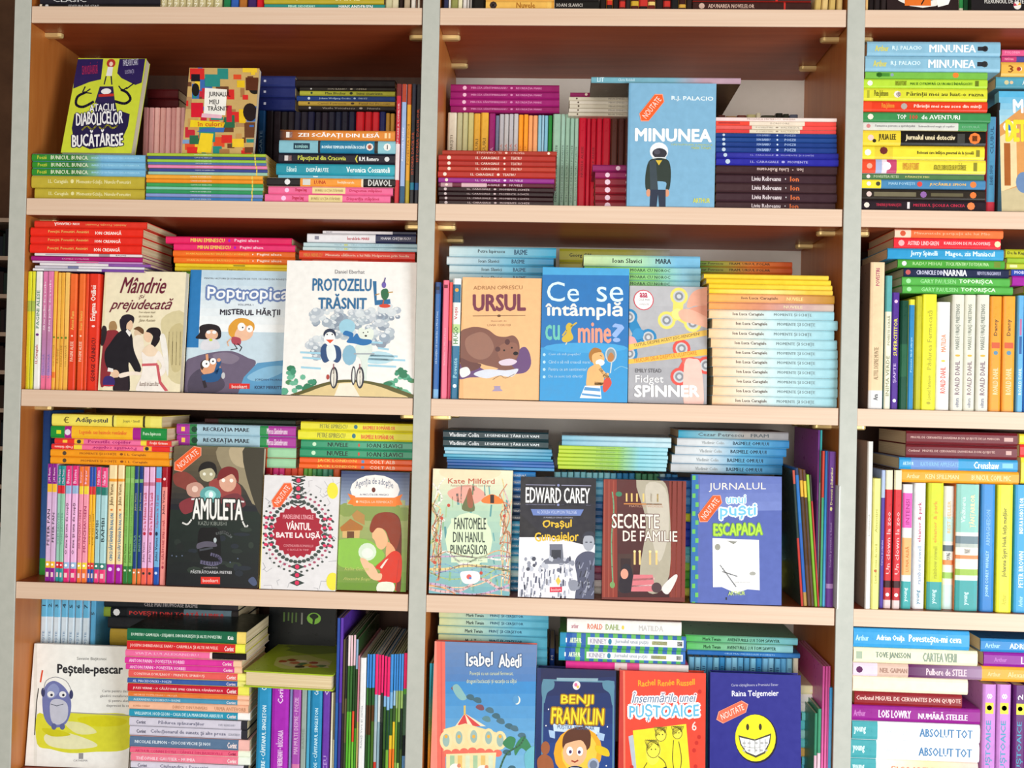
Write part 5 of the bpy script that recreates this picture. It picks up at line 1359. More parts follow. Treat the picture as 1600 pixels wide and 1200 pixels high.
def a_sec(a):
    a.R('6c2c2c',938,750,1075,945); a.R('8c3428',941,752,965,942); a.G('582828','401c20',965,752,1046,942,8); a.R('843830',1046,752,1074,942)
    for x in (946,953,960,1050,1058,1066): a.L('a04838',2,x,754,x-2,940)
    a.B('b0a894',995,752,1035,752,1046,790,1046,900,1020,930,1000,900,1010,820); a.B('c8c0b0',1010,760,1040,765,1045,830,1030,880,1015,820)  # pale shrink-wrap reflection painted into the cover picture
    for x in (980,988,996,1006,1018,1028): a.L('ecc878',2.5,x,774,x,786)
    a.L('c88040',2,976,790,1034,790); a.T('MATILDA WOODS','c89880',984,792,1036,795,0)
    a.TO('SECRETE','f0e8dc','5c2828',957,806,1030,828,ob=.06,bold=.015); a.TO('DE FAMILIE','f0e8dc','5c2828',974,832,1058,848,ob=.06,bold=.015)
    a.L('70a078',2,958,772,960,800,956,850,958,920,sm=True); a.E('3c8060',968,775,5,4); a.E('78a060',957,916,4,5)
    a.R('48302c',966,868,990,925); a.R('301c20',970,875,986,920); a.B('241c28',970,896,976,884,986,888,990,910,988,926,968,926); a.E('e8a088',976,899,6,8)
    for x in (992,1000,1016,1026): a.L('ecc880',3,x,866,x,884); a.E('f8e0a0',x,864,2)
    a.P('d87880',990,900,1020,900,1024,926,986,926); a.L('f0b8b8',3,990,908,1022,906); a.L('f4c8c8',2,988,918,1024,916); a.L('70302c',6,940,938,1074,938); a.E('503c40',1026,920,8,8)
    a.B('e8e0dc',1034,920,1054,900,1058,905,1044,930)
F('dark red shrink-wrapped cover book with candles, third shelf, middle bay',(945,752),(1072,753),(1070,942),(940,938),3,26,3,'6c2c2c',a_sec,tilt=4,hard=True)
def a_jup(a):
    a.R('5868b0',1076,740,1226,952); a.R('3470b0',1079,742,1090,950)
    for k in range(15): a.R('6cc05c',1081+(k%2)*5,744+k*14,1085+(k%2)*5+1,751+k*14)
    a.G('6474b8','7484c4',1092,744,1226,800,4)
    a.T('JURNALUL','f4ece0',1107,756,1197,770,.01); a.TO('unui','88c8e8','e8f4fc',1135,776,1165,788,ob=.2,wob=.6,bold=.03); a.TO('puști','78c4e8','e8f4fc',1125,791,1181,813,ob=.2,wob=1,bold=.03)
    a.TO('ESCAPADA','b8e04c','88b83c',1115,820,1191,838,ob=.12,bold=.05,wob=.6)
    a.P('f6f6f6',1113,842,1186,846,1187,924,1168,922,1150,928,1128,918,1114,918)
    a.L('9ca0a8',2,1125,884,1150,918); a.L('9ca0a8',2,1128,894,1152,902); a.E('9c9c90',1121,856,4.5,5); a.P('8c8c84',1135,846,1152,848,1146,852); a.E('a8a8a0',1176,898,5,3); a.T('Jeff Kinney','a8a8a8',1148,910,1172,913,0); a.T('ARTHUR','c8e080',1138,925,1164,931,.03); a.R('333',1134,934,1136,938)
    novelty(a,1109,796,50,17,52)
F('violet blue cover book with white splash panel, third shelf, middle bay',(1080,742),(1222,747),(1221,948),(1079,941),3,15,3,'5868b0',a_jup,tilt=4.5,hard=True,spine='3470b0')
V('leaning thin picture books, third shelf, middle bay',6,130,3,945,'''
1243 1247 735 -17|b83830 .5:2c3c38 .9:c05848
1247.5 1253 732 -17|b08848 .1:2c60b0 .6:2c70b8 .95:2c3c60
1254 1259 734 -17|5a4038 .3:4c3830 .8:e0b040 .92:604038
1259.5 1264 735 -17|5c4438 .3:503c34 .8:ecc040 .92:604038
1264.5 1269 742 -17|78b030 .8:90c040
1269.5 1272.5 742 -17|b83c38 .8:404038''')
V('tall slim row, third shelf, middle bay',6,150,3,945,'''
1273.5 1276.5 668 0 12 150|7c3c8c .6:9c50a8 ~1:602878
1277 1280.5 668 0 12 150|f0d080 .1:98d0c4 .7:2c9898
1281 1285 705 0 2|48a070 .7:c04030
1285.5 1290 705 0 2|58a8d8 ~.5:2c88c8 ~1:1c5898
1290.5 1302.5 706 0 0|6c3890 .12:b088c0 .15:603080|Scurtă poveste a lumii,.2,.6,a888c0,.35;● Domnii pădurilor,.62,.9,e8e0a0,.4''')
V('white magazines, third shelf, middle bay',-8,160,3,955,'''
1303.3 1307.5 688 0 30 150|dcdcd8
1308 1310.5 760 0 0 150|e8ece8
''')
# ================================================================ ROW 3 right bay
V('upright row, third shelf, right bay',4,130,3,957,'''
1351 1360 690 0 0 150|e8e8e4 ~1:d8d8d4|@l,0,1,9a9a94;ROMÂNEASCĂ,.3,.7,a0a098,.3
1361 1373 748 0 -2|f0ec88|Lectura mea de vară,.2,.5,a8a858,.35;Amintiri,.55,.8,a8a858,.35;@o,.28,.31,d04838,.4
1374 1380 735 0 8|4c3898 .8:a8b8e0|Cartea școlarului,.1,.7,d0c8f0,.5
1380.5 1392.5 735 0 8|e0c8c8 .06:b82830 .15:3c1418 .2:c82830 .86:e4e0c0|Un clown la zoo,.25,.7,f8b8b8,.5;@o,.08,.12,fff
1393.5 1406 735 0 8|e0c8c8 .06:b82830 .15:3c1418 .2:d02c34 .86:e4e0c0|Un clown la zoo,.25,.7,f8b8b8,.5;@o,.08,.12,fff
1407.5 1423 757 0 10|40a4a4 .22:ececec .27:f4b070 .57:ececec .65:ec5cb4 .93:f0f0f0|young,.06,.17,d8f0f0,.35;LUNA ALBĂ,.3,.5,c87c38,.4;INTENSI,.68,.88,a82c80,.4
1426 1443.5 755 0 12|eeeef0|young,.04,.15,3c7c98,.35;rainbow rowell,.2,.5,90a0b8,.35;eleanor & park,.53,.85,c04870,.4
1447 1471.5 755 0 10|3c9c9c .22:c4cc1c ~.6:ccd424|young,.05,.16,c8e8e8,.3;rainbow rowell,.25,.5,a8a828,.25;eleanor & park,.53,.86,e89c38,.3
1472.5 1489.5 760 0 14|c8e0dc .2:e8e8d8 .25:98c058 .3:e8e8d8 .36:f08c50 .4:f0ece0 .47:58646c .52:e8e4d8 .55:b8d8d0 .75:d8d4cc|YOUNG,.4,.46,555,.4;BEST SELLER,.62,.88,e0b880,.3
1491.5 1528 757 0 8|3c9c9c .24:d8e8d8 .28:98b848 .33:e4e8d8 .38:d8e0d8 .41:f08850 .44:f0e8d8 .5:b0b8b0 .53:6c8088 .59:e8e0d8 .62:8cc4b8|young,.05,.15,d0ecec,.2;YOUNG ADULT,.455,.49,666,.25;ȚÂNȚARILOR,.66,.92,e8dcb0,.3,-.2;Vânătoarea,.7,.9,d0e4dc,.22,.22
1530.5 1552.5 757 0 8|2878c0 ~.5:3888cc|JOHN COREY WHALEY,.12,.48,a8d4f0,.3;ARMAGHEDON,.52,.8,88b8e0,.3
1556 1580.5 758 0 6|f0ec38|Johanna Spyri,.28,.5,706830,.35;Heidi, fetița munților,.52,.82,706830,.35;Arthur,.06,.14,c0b838,.3
1584 1606 758 0 6|389cd4|PETER BROWN,.2,.48,e8f8ff,.35;INSULA ROBOȚILOR,.62,.9,e8f8ff,.4;Arthur,.05,.13,a8d8f0,.3
1607 1625 760 0 6|c85c38''')  # grey lid of the white book: dull picture plus painted-in shade
H('lying stack, third shelf, right bay',16,130,None,'''
1416 1590 675 695.5|6c1c24|MIGUEL DE CERVANTES SAAVEDRA DON QUIJOTE DE LA MANCHA,.04,.84,d0a8a0,.22;@r,.88,.96,d0a8a0,.3
1416 1590 696 716|6c1c24|Cuvântul   MIGUEL DE CERVANTES SAAVEDRA DON QUIJOTE,.02,.8,d0a8a0,.22;@r,.9,.95,d0a8a0,.3
1405 1590 717.5 735|2c94cc .1:6c90cc .5:3898cc|ARTHUR,.03,.12,b8e0f4,.3;KATHERINE APPLEGATE,.18,.5,8cbce4,.35;Crenshaw,.63,.84,e8f8ff,.6;@r,.87,.96,88c8e8,.4
1408 1593 736 756|f4a42c|Arthur,.05,.16,f8d898,.35;KEN SPILLMAN,.21,.49,f8d898,.35;BUNICUL COPIL MIC,.6,.93,f8d898,.4''')
H('far right stack, third shelf, right bay',22,130,None,'''
1594 1760 680 696|ecd838
1594 1760 697 716|e83434
1595 1760 717 758|f0dc3c''')
# ================================================================ ROW 4 left bay
V('pale blue series, bottom shelf, left bay',78,105,4,1005,''.join(f'''
{59+i*11.3:.1f} {69.6+i*11.3:.1f} 926|58acd8 .5:cfe0ec .86:64b4dc|HĂRȚUIȘTE,.52,.85,7898b8,.5;{"1234567"[i]},.9,.96,2c3848,.5''' for i in range(7))+'''
139 147 926|5cacd8|5,.86,.92,333,.6''')
V('blue trio behind, bottom shelf, left bay',150,105,4,1005,'''
150 161 968|2c70b8|●,.8,.86,e06030,.5
161.5 166 968|2464a8
167 181 985|3c8cd0''')
H('dark stack behind, bottom shelf, left bay',110,120,None,'''
170 372 926 939|302c34|A,.1,.2,888
163 372 940 951|24282c .5:1c2424 .8:302c30|CELE MAI FRUMOASE BASME,.3,.7,a8a0a0,.5
160 372 952 967|8ca038 .06:181c20 .18:24282c .6:6c8490 .95:302c2c|POVEȘTI DIN TOATĂ LUMEA,.2,.9,d03c3c,.65;@o,.08,.13,eee,.7
168 372 968 985|2c2c30 ~1:203038|ROMÂNE PENTRU COPII,.3,.92,684840,.6
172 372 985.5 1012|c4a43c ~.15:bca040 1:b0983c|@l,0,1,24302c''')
def a_pes(a):
    a.R('f0f2ee',36,1004,206,1206); a.R('e4e6e0',53,1008,58,1200)
    a.T('Savatie Baștovoi','686868',118,1028,162,1034,.01); a.T('Peștele-pescar','2c2c30',89,1040,187,1058,.035)
    for i,s in enumerate(('Carte pentru dezvoltarea','gândirii metaforice la copii','și pentru alungarea','depresiei la cei mari')): a.T(s,'78787c',(157,154,167,164)[i],1079+i*7.6,(214,215,209,213)[i],1084+i*7.6,0)
    a.B('d8d838',58,1118,80,1122,110,1116,150,1116,200,1120,205,1160,190,1174,150,1176,110,1178,80,1172,58,1164); a.B('e4e4b8',70,1150,100,1146,140,1158,150,1168,110,1172,76,1166); a.B('d4d01c',120,1124,160,1120,195,1126,185,1135,140,1136); a.B('e0e0a0',100,1130,130,1132,150,1146,120,1148); a.B('ccc820',65,1140,90,1142,110,1150,80,1152)
    a.L('9c9c9c',1.5,108,1115,150,1117,200,1119); a.L('303030',1.5,60,1078,57,1100,54,1150); a.L('d85030',2.5,66,1050,63,1068)
    a.B('7078b0',66,1090,72,1072,84,1066,98,1074,108,1090,110,1110,104,1130,92,1138,78,1136,68,1120); a.B('c0c4d4',78,1100,90,1094,104,1102,104,1124,92,1134,80,1128); a.B('8c98c8',74,1078,84,1070,92,1080,84,1092,74,1092)
    a.E('e8ecf0',79,1087,5.5,5); a.E('e8ecf0',97,1087,5.5,5); a.E('242838',80,1088,2); a.E('242838',98,1088,2); a.E('3c4068',67,1084,3,7); a.E('3c4068',110,1087,3,7); a.L('505868',1,79,1102,88,1105,98,1102)
    a.L('909098',1,68,1080,72,1066,86,1060,102,1066,110,1080,sm=True); a.E('5c6498',84,1137,4,5); a.E('5c6498',97,1137,4,5)
    a.R('909094',123,1178,130,1187); a.T('CATHISMA','909094',115,1188,137,1191,0)
F('white cover book with a lilac fish creature fishing, bottom shelf, left bay',(54,1008),(206,1011),(200,1204),(39,1197),38,9,4,'f0f2ee',a_pes,tilt=5.5,hard=True)
CO=';Corint,.9,.985,fbe8e8,.55'
H('tall front stack, bottom shelf, left bay',8,125,4,f'''
198 384 985 1003|1c6848 0.925:f4d870|@l,0,1,1c2c24;DUMITRU GAMULEA • STEJARUL DIN BORZEȘTI ȘI ALTE POVESTIRI,0.037,0.795,c8e0d0,.34;Kids,0.851,0.897,fff,.3
198 383 1003.5 1016.5|d82c30 0.919:f0f050|JOSEPH SHERIDAN LE FANU • CARMILLA ȘI ALTE NUVELE,0.028,0.772,f8c0b8,.45;Corint,0.827,0.905,fbe8e8,.55
195 384 1017 1027|f070a4 .7:f4e0e0 .72:1c1418|VIAȚA LUI ALEXANDRU,.03,.66,f8b8d4,.45
195 378 1027.4 1037|e038a0 0.929:f4c8a4|ANTON PANN • POVESTEA VORBEI,0.037,0.511,fbd0ec,.5;Corint,0.836,0.915,fbe8e8,.55
196 378 1037.4 1046.5|dc3ca0 0.934:f4c8a4|ANTON PANN • POVESTEA VORBEI,0.037,0.514,fbd0ec,.5;Corint,0.841,0.920,fbe8e8,.55
200 388 1047 1058|e8605c 0.910:f4f080|CONTESA D'AULNOY • PRINȚUL SPIRIDUȘ,0.045,0.637,fbd0c8,.45;Corint,0.819,0.896,fbe8e8,.55
199 388 1058.4 1066.4|3c60a8 0.910:f0ec84|AL. MACEDONSKI • POEZII,0.046,0.364,c8d4f0,.45;Corint,0.819,0.896,fbe8e8,.55
199 389 1066.8 1079|c82038 0.911:f0ec60|JULES VERNE • O CĂLĂTORIE SPRE CENTRUL PĂMÂNTULUI,0.046,0.783,fbd0d0,.42;Corint,0.819,0.897,fbe8e8,.55
200 389 1079.4 1086|e87c38 0.905:f8c8a8|GEORGE TOPÎRCEANU • PROZĂ,0.045,0.407,fbd8b8,.45
200 389 1086.3 1093.6|4c98bc 0.905:f8c8a8|ALEXANDRU ODOBESCU • BASME,0.045,0.434,c8e4f0,.45;Corint,0.814,0.891,fbe8e8,.55
201 388 1094 1105|f4bc9c|ROMÂN CUVÂNT,.04,.18,c89070,.3;DIRECT DIN UNIVERS,.37,.66,c89070,.4;URMA ANTEVORB,.72,.98,c89070,.5
201 390 1105.5 1116.6|2c98b8 0.899:f8f6f4|WILLIAM H. HODGSON • CASA DE LA MARGINEA ABISULUI,0.045,0.774,c8ecf4,.42;Corint,0.810,0.886,fbe8e8,.55
202 386 1117 1130|d4d0e0 .95:303038|Corint,.06,.14,484860,.4;Pădurea spânzuraților,.25,.64,707088,.5;LIVIU REBREANU,.76,.9,a0a0b0,.25
202 386 1130.5 1144.5|d4d0e0 .95:303038|Corint,.06,.14,484860,.4;Colecționarul de sunete și alte proze,.18,.82,707088,.5;CEZAR PETRESCU,.84,.94,a0a0b0,.25
203 390 1145 1161|5c7898 0.909:f4bcb4|NICOLAE FILIMON • CIOCOII VECHI ȘI NOI,0.045,0.673,d8e4f0,.4;Corint,0.818,0.895,fbe8e8,.55
203 391 1161.5 1170.5|f06888 0.899:f0f8e4|ARTHUR CONAN DOYLE • CÂINELE DIN BASKERVILLE,0.045,0.773,d03868,.5;Corint,0.818,0.881,8c1c40,.5
204 391 1171 1182.6|f08098 0.898:f0f6ec|THÉOPHILE GAUTIER • MUMIA,0.045,0.539,fbd8e4,.5;Corint,0.809,0.885,fbe8e8,.55
204 388 1183 1193|d8d4e4 .96:303038|Corint,.06,.14,484860,.5;Ciuleandra • Povestiri,.25,.66,707088,.5;LIVIU REBREANU,.76,.9,a0a0b0,.25
204 388 1193.5 1208|d8d4e4 .96:303038|Corint,.06,.14,484860,.4;Craii de Curtea-Veche,.2,.7,707088,.5''')
def a_grn(a):
    a.E('8cd04c',488,974,11,11); a.B('1c2c14',481,970,486,965,492,966,495,971,490,976,489,984,486,984,486,976)
    for x,h_ in ((440,18),(447,16),(453,20),(459,18),(468,22)): a.R('58783c' if x<465 else '90948c',x,964,x+2.5,964+h_)
F('black book with green round tree emblem standing at back, bottom shelf, left bay',(418,930),(522,930),(522,1058),(418,1058),165,12,4,'14181a',a_grn,tilt=1,bz=ST[4]+.15)

V('purple and blue row, bottom shelf, left bay',8,130,4,1150,'''
400 421.5 1062|2c90c0 .9:2c8cb8|DERE • CĂPITANUL SINGLETON,.12,.75,d8f0f8,.4;Corint,.9,.985,e8f8ff,.35
422.5 450.5 1064|a82cb4|LIVIU REBREANU • RĂSCOALA,.1,.52,ecc8f0,.4;Corint,.78,.98,f4d8f8,.3
451.5 455 1066|8088b8
455.5 468.5 1066|d078a8 .2:a850b0|MAI MULTE DESPRE • POEZIE,.3,.85,d8a8d8,.5
469.5 477.5 1066|98a8a0|BASME,.3,.6,88988c
478.5 483.5 1067|4ca4c8
484 502 1066|2888b8|DEFOE • CĂPITANUL SINGLETON,.1,.75,c8ecf8,.4;Corint,.88,.98,e8f8ff,.35
503 515 1070|6c3ca8|LICEU,.1,.3,b898dc;C,.9,.96,e8d8f8''')
def lying_green():
    z=ST[4]+.1545; p=at(376,1050,.0); L=.146; T=.026; Dp=.2
    r=empty('hardcover_book',(p.x+.004,.004,z+.0006),'thick green book lying page edge forward on purple row, bottom shelf, left bay','book')
    r.rotation_euler=(0,0,math.radians(-3))
    V_,F_=boxes([(0,L,0,Dp,0,.0022),(0,L,0,Dp,T-.0022,T),(0,L,Dp-.0022,Dp,.0022,T-.0022)])
    obj('cover',V_,F_,'gloss',r,[hx('a8c030')]*len(F_))
    obj('page_block',*box(.003,L-.003,.003,Dp-.0022,.0022,T-.0022),'pages',r)
    rnd=random.Random(12); V_=[];F_=[];C_=[]
    def blob(c,cx,cy,rx,ry,k):
        n=len(V_); V_.extend([(min(max(cx+rx*math.cos(q*.524)*rnd.uniform(.7,1.2),.002),L-.002),min(max(cy+ry*math.sin(q*.524)*rnd.uniform(.7,1.2),.002),Dp-.002),T+.00006+k*.00003) for q in range(12)]); F_.append(tuple(range(n,n+12))); C_.append(hx(c))
    blob('c8cc70',L*.5,.06,.055,.04,0); blob('d8cc98',L*.6,.05,.045,.022,1); blob('7c9030',L*.5,.14,.06,.03,1)
    for k,(c,x,y) in enumerate((('b05428',.3,.06),('a04c24',.38,.07),('c8784c',.45,.055),('5c8048',.55,.05),('e0b840',.62,.045),('483c20',.55,.035),('c86840',.7,.04),('688850',.78,.045),('b04030',.66,.06),('f0e4c0',.5,.065))): blob(c,L*x,y,.009,.007,2+k)
    obj('cover_picture',V_,F_,'ink',r,C_)
lying_green()

V('thin magazines, bottom shelf, left bay',4,185,4,1150,'''
516 519 1083|e8e4d0 .6:d8d0b0
519.5 522 1083|c8c4a0 .5:807860
522.5 527 966|2c60a8 .5:2c4ca0
527.5 532 966|403888 .5:6038a8
532.5 536 1000|302c2c .5:584c34 1:504430
536.5 540 1000|48543c .3:6c6048 .6:302c30
540.5 544 993|58b030 .5:3c6c30 .8:e8d8d8
544.5 548 993|68b838 .5:386830 .8:f0c8d0
548.5 552 993|78c040 .3:e05030 .5:2c4c28 .8:e8c0cc
552.5 556 1000|4c9c30 .4:304c28 .8:90b0d0
556.5 559 1025|c0b068 .5:d88898
560 569.5 1028|ececec|Reluați Vara și cartea,.2,.75,a0a8b0,.4
570.5 574 1023|2c5024 .4:503420 .62:387030 .75:3c88d8
574.5 578 1023|387030 .4:503018 .62:2c5028 .75:3c88d8
578.5 583 1023|486828 .5:58381c .62:2c5c30 .75:4490dc
583.5 588 1023|c83828 .2:a8b8c0 .5:94b4c4 .7:f02870
588.5 593 1024|90b0bc .5:d8e0e0 .7:ec2468
593.5 597 1024|1c2420 .5:303830 .72:f02c74
597.5 602 1026|284818 .3:385c2c .62:80b0d8 .7:f02870
602.5 607 1027|70a838 .3:244c20 .6:88b8e0 .7:ec2468
607.5 612 1023|f08028 .3:e8c030 .4:345c28 .6:80b4e0 .72:4490d8
612.5 616 1023|f07828 .3:e8c030 .5:445c38 .62:98c0e0 .73:3c8cd8
616.5 620 1023|88b858 .2:70a040 .6:a8c088 .73:4490dc
620.5 624 1022|9cc868 .2:284c28 .5:88a858 .73:3c88d8
624.5 628 1022|3c5028 .3:1c2c24 .6:98b868 .73:4490dc
628.5 632 1021|5888b8 .25:182024 .4:406048 .7:58a038 .74:f02c70
632.5 636 1021|6890c0 .25:182024 .4:507058 .7:60a840 .74:ec2468''')
def alb(a):
    pass
# ================================================================ ROW 4 middle bay
V('teal to orange pair, bottom shelf, middle bay',24,130,4,1150,'''
668.5 672.5 1037|e08020 ~.3:e0a030 ~.5:88a048 ~.75:2c9098 ~1:2c98b0|O POVESTE DESPRE MARE,.4,.75,1c5c78,.5
673 677.5 1037|d86020 ~.3:e0a030 ~.5:88a048 ~.75:2c9098 ~1:2090a8''')
MT='Mark Twain,.25,.41,2c3c40,.42;PRINȚ ȘI CERȘETOR,.47,.77,1c4c68,.45'
GM='ccd098 ~.4:a8ccc0 ~.7:6cb8d0 ~1:4898b0'
H('mark pale blue stack, bottom shelf, middle bay'.replace('mark ',''),50,125,None,f'''
686 857 957 968|{GM}|{MT}
686 857 968.5 980.5|{GM}|{MT}
684 855 981 993.5|{GM}|{MT}
685 855 994 1012|{GM}|{MT}
685 855 1012.5 1026|{GM}
685 855 1026.5 1040|{GM}''')
def a_isa(a):
    a.G('6c88b4','2c78c0',668,1000,842,1100,10); a.G('3c8ccc','88c0dc',668,1060,842,1230,10)
    a.R('e86c5c',668,1000,697,1240); a.R('f08c7c',671,1000,684,1240); a.R('d85850',690,1000,692,1240)
    for i,(ch,x,dy) in enumerate((('Isabel',730,0),('Abedi',780,2))): a.TO(ch,'f4f4f0','4c6890',x,1020+dy,x+(40,34)[i],1038+dy,ob=.12,bold=.03,wob=1.5)
    a.T('Povești cu un carusel fermecat,','e0e8c0',735,1046,802,1053,.01); a.T('dragoni buclucași și vacanțe cu căței','e0e8c0',730,1056,807,1064,.01)
    for x,y in ((712,1070),(720,1078),(735,1082),(746,1086),(750,1096),(765,1100),(775,1108),(782,1115),(760,1112),(795,1122),(803,1125),(815,1135),(792,1158),(800,1180)):
        a.B(random.Random(int(x)).choice(['4c7080','5c8890','804c58','406878']),x-6,y,x-2,y-4,x+5,y-3,x+7,y+3,x+1,y+4)
    a.E('f4f4e0',808,1086,5,6); a.E('5498cc',806,1085,5,6)
    a.B('88b8b8',708,1068,716,1064,726,1076,730,1084,722,1086,714,1080)
    a.P('f0e0c0',712,1122,727,1104,760,1122); a.P('d84848',716,1120,727,1104,732,1122); a.P('d84848',740,1122,727,1104,752,1122); a.L('e0c060',3,727,1106,727,1094)
    a.P('ecd8a0',694,1126,728,1118,782,1132,786,1152,770,1158,694,1160)
    for x in (698,718,741,764,782): a.E('f0dca8',x,1136+(x-740)**2*.003,10,13); a.E('9cb8b0',x,1136+(x-740)**2*.003,5.5,9); a.E('ecb040',x,1136,2.5)
    for i in range(7): a.E('e8705c',700+i*13,1156+abs(i-3)*1,7,5)
    a.P('e8dca8',698,1160,776,1158,770,1230,698,1230)
    for i,x in enumerate((704,716,728,740,752,764)): a.R(['a8c8a0','e8c070','d8e0c0'][i%3],x,1162,x+7,1230)
    for x,y in ((712,1180),(735,1186),(755,1182)): a.E('f4f0e8',x,y,9,7); a.E('d88868',x+6,y-4,3)
    a.B('3c8458',786,1146,796,1136,806,1140,800,1154); a.B('3c8458',805,1150,818,1136,830,1150,828,1160,815,1152,806,1162); a.B('6cb8c8',820,1160,840,1150,842,1190,826,1190); a.L('406c50',2.5,782,1180,792,1160,812,1148,820,1136,sm=True); a.B('48404c',806,1192,824,1186,832,1200,812,1204)
F('blue fairground carousel cover book with red spine, bottom shelf, middle bay',(681,1004),(838,1009),(834,1216),(672,1210),5,16,4,'3c80c0',a_isa,tilt=5,hard=True,spine='e86c5c')
V('dark row behind, bottom shelf, middle bay',90,125,4,1100,'''
838 847 1012|241c20 .8:3c2c24|CC,.9,.97,b0902c,.6
847.5 856 1012|1c1818 .8:302824|CC,.9,.97,b0902c,.6
857 865 1014|2048a0|M,.9,.96,dde
866 880 1022|1c2030''')
def a_ben(a):
    a.G('1c2450','244c98',836,1040,966,1230,9); a.R('1c2c60',838,1043,846,1230)
    a.L('5c88a0',2.5,850,1060,960,1068); a.L('5c88a0',2.5,850,1060,846,1230); a.L('5c88a0',2.5,960,1068,958,1230); a.B('5888a0',850,1060,866,1062,866,1072,856,1078,851,1092,847,1076); a.B('5888a0',960,1068,944,1066,944,1076,954,1084,958,1100,961,1082)
    a.P('88a8b8',871,1058,936,1062,935,1066,871,1062); a.E('e8e0e8',902,1070,6,6); a.E('d870a0',901,1069,2.5); a.E('e8c050',904,1072,2)
    a.TO('BENJI','f4dc2c','a87818',878,1083,928,1098,ob=.16,bold=.05,rot=-3); a.TO('FRANKLIN','f4dc2c','a87818',863,1101,944,1122,ob=.14,bold=.05,rot=-4)
    a.P('c8dcf0',865,1120,938,1128,937,1138,866,1130); a.P('a8c4e4',858,1128,868,1130,868,1140,860,1138); a.P('a8c4e4',934,1134,946,1138,944,1147,934,1144); a.T('PUȘTIUL MILIARDAR','4c6894',872,1124,930,1131,0,rot=-5)
    a.E('f0a828',904,1160,38,34); a.E('f8c848',906,1160,28,28)
    a.B('5c3424',880,1142,886,1132,896,1128,910,1126,922,1132,924,1144,918,1158,884,1158); a.P('5c3424',905,1132,916,1122,914,1134); a.E('f0b88c',899,1160,19,19); a.B('5c3424',880,1148,884,1134,900,1130,918,1134,920,1150,908,1144,892,1146); a.E('fff',891,1158,5,6); a.E('fff',907,1159,5,6); a.E('4c3060',892,1159,2.4); a.E('4c3060',906,1160,2.4); a.L('a03c28',2,894,1171,899,1173,904,1171)
    a.B('24304c',880,1196,886,1182,898,1178,912,1182,918,1196,914,1204,884,1204); a.P('f0f0f0',892,1180,906,1181,902,1192,895,1191); a.E('f0b88c',884,1192,4,7); a.E('f0b88c',916,1194,4,7)
    a.B('a05c38',840,1168,850,1160,862,1166,866,1180,856,1190,844,1186); a.E('a05c38',853,1152,7,9); a.E('a8b4c8',928,1178,9,9); a.E('6c7890',928,1178,6,6); a.B('e0c020',932,1152,950,1158,952,1168,934,1162)
    a.E('b8dce8',890,1210,34,12); a.B('c83048',926,1198,946,1190,956,1200,944,1206)
    for x,y in ((858,1100),(950,1128),(854,1122),(948,1180)): a.E('fff',x,y,1)
F('navy cover book with boy and yellow title, bottom shelf, middle bay',(840,1043),(964,1053),(960,1224),(835,1214),4,22,4,'1c2858',a_ben,tilt=5,hard=True)
KN='@r,.045,.055,fff,.3;@r,.22,.98,f0f4f0,.5;ARTHUR,.08,.17,e8f8d8,.35;KINNEY,.24,.37,b0a8c0,.35;●,.385,.41,3c88a8,.4;Jurnalul unui puști,.44,.7,a8b0c0,.35;@r,.73,.85,c8c860,.25;@r,.93,.97,555,.3'
def chk(n=26):
    s='2c90b8 .05:2c60b0'
    for i in range(1,n): s+=f' {.06+i*.94/n:.3f}:{["58b060","4070b8","70c068","3c68b0"][i%4]}'
    return s
H('chequered stack, bottom shelf, middle bay',40,125,None,f'''
886 1065 970 991|f4f2ec|arthur,.04,.1,c890a0,.35;ROALD,.18,.31,e07c60,.42;DAHL,.34,.46,98b070,.42;●,.48,.5,e8d058,.3;MATILDA,.63,.84,c8c8c8,.4
875 1072 992 1014.5|{chk()}|{KN}
873 1071 1015 1036|{chk()}|{KN}
884 1076 1036.5 1049|e83898 .4:f0d8dc .5:e85c98 .6:f0e8e8''')
def a_rac(a):
    a.R('e44834',960,1045,1110,1240); a.R('c83c34',965,1050,975,1240); a.R('f07860',975,1050,978,1240)
    a.T('Rachel Renée Russell','f4a828',999,1063,1088,1071,.03,wob=.8)
    a.TO('Însemnările unei','5c6c90','e8ecf0',989,1079,1090,1094,ob=.2,bold=.0,shear=.3)
    a.TO('PUȘTOAICE','68b8dc','f4f8fa',985,1097,1094,1119,ob=.28,bold=.05,wob=.8); a.T('6','f8d8d0',1083,1121,1090,1133,.02)
    a.P('b8c0cc',983,1140,990,1138,1008,1230,996,1230); a.P('f0e030',990,1132,1074,1124,1080,1195,1000,1230,996,1190)
    rnd=random.Random(9)
    a.B('f0e450',1010,1160,1018,1148,1030,1148,1034,1160,1028,1176,1016,1178)
    for (x,y,r) in ((1022,1158,10),(1034,1138,8),(1060,1136,7)):
        a.E('7c7430',x,y,r+1.2,r*1.1+1); a.E('f4e64c',x,y,r,r*1.1)
        for k in range(7): a.L('807830',.9,x-r,y-r*.4+k,x-r*1.2+k*3,y-r*1.3,x+r*.8,y-r*.6+k*.6,sm=True)
        a.E('4c4820',x-r*.3,y,1); a.E('4c4820',x+r*.35,y,1)
    for p in ((1012,1176,1004,1190,1006,1210),(1054,1146,1052,1170,1054,1185),(1062,1148,1066,1170,1064,1186),(1030,1168,1040,1176,1044,1190)): a.L('5c5828',1.3,*p,sm=True)
    a.L('303028',4,1006,1184,1010,1206,1022,1192); a.L('303028',5,1022,1192,1042,1184)
    a.B('f4f8fa',1034,1200,1044,1188,1066,1184,1090,1190,1096,1206,1090,1230,1036,1230); a.T('Povestirile unei','6c5080',1040,1192,1080,1197,.02); a.T('scriitoare','6c5080',1042,1200,1082,1207,.03)
    for x,y in ((1090,1150),(1094,1142),(1086,1160),(1096,1080),(988,1182),(1088,1182)): a.E('c83028',x,y,3)
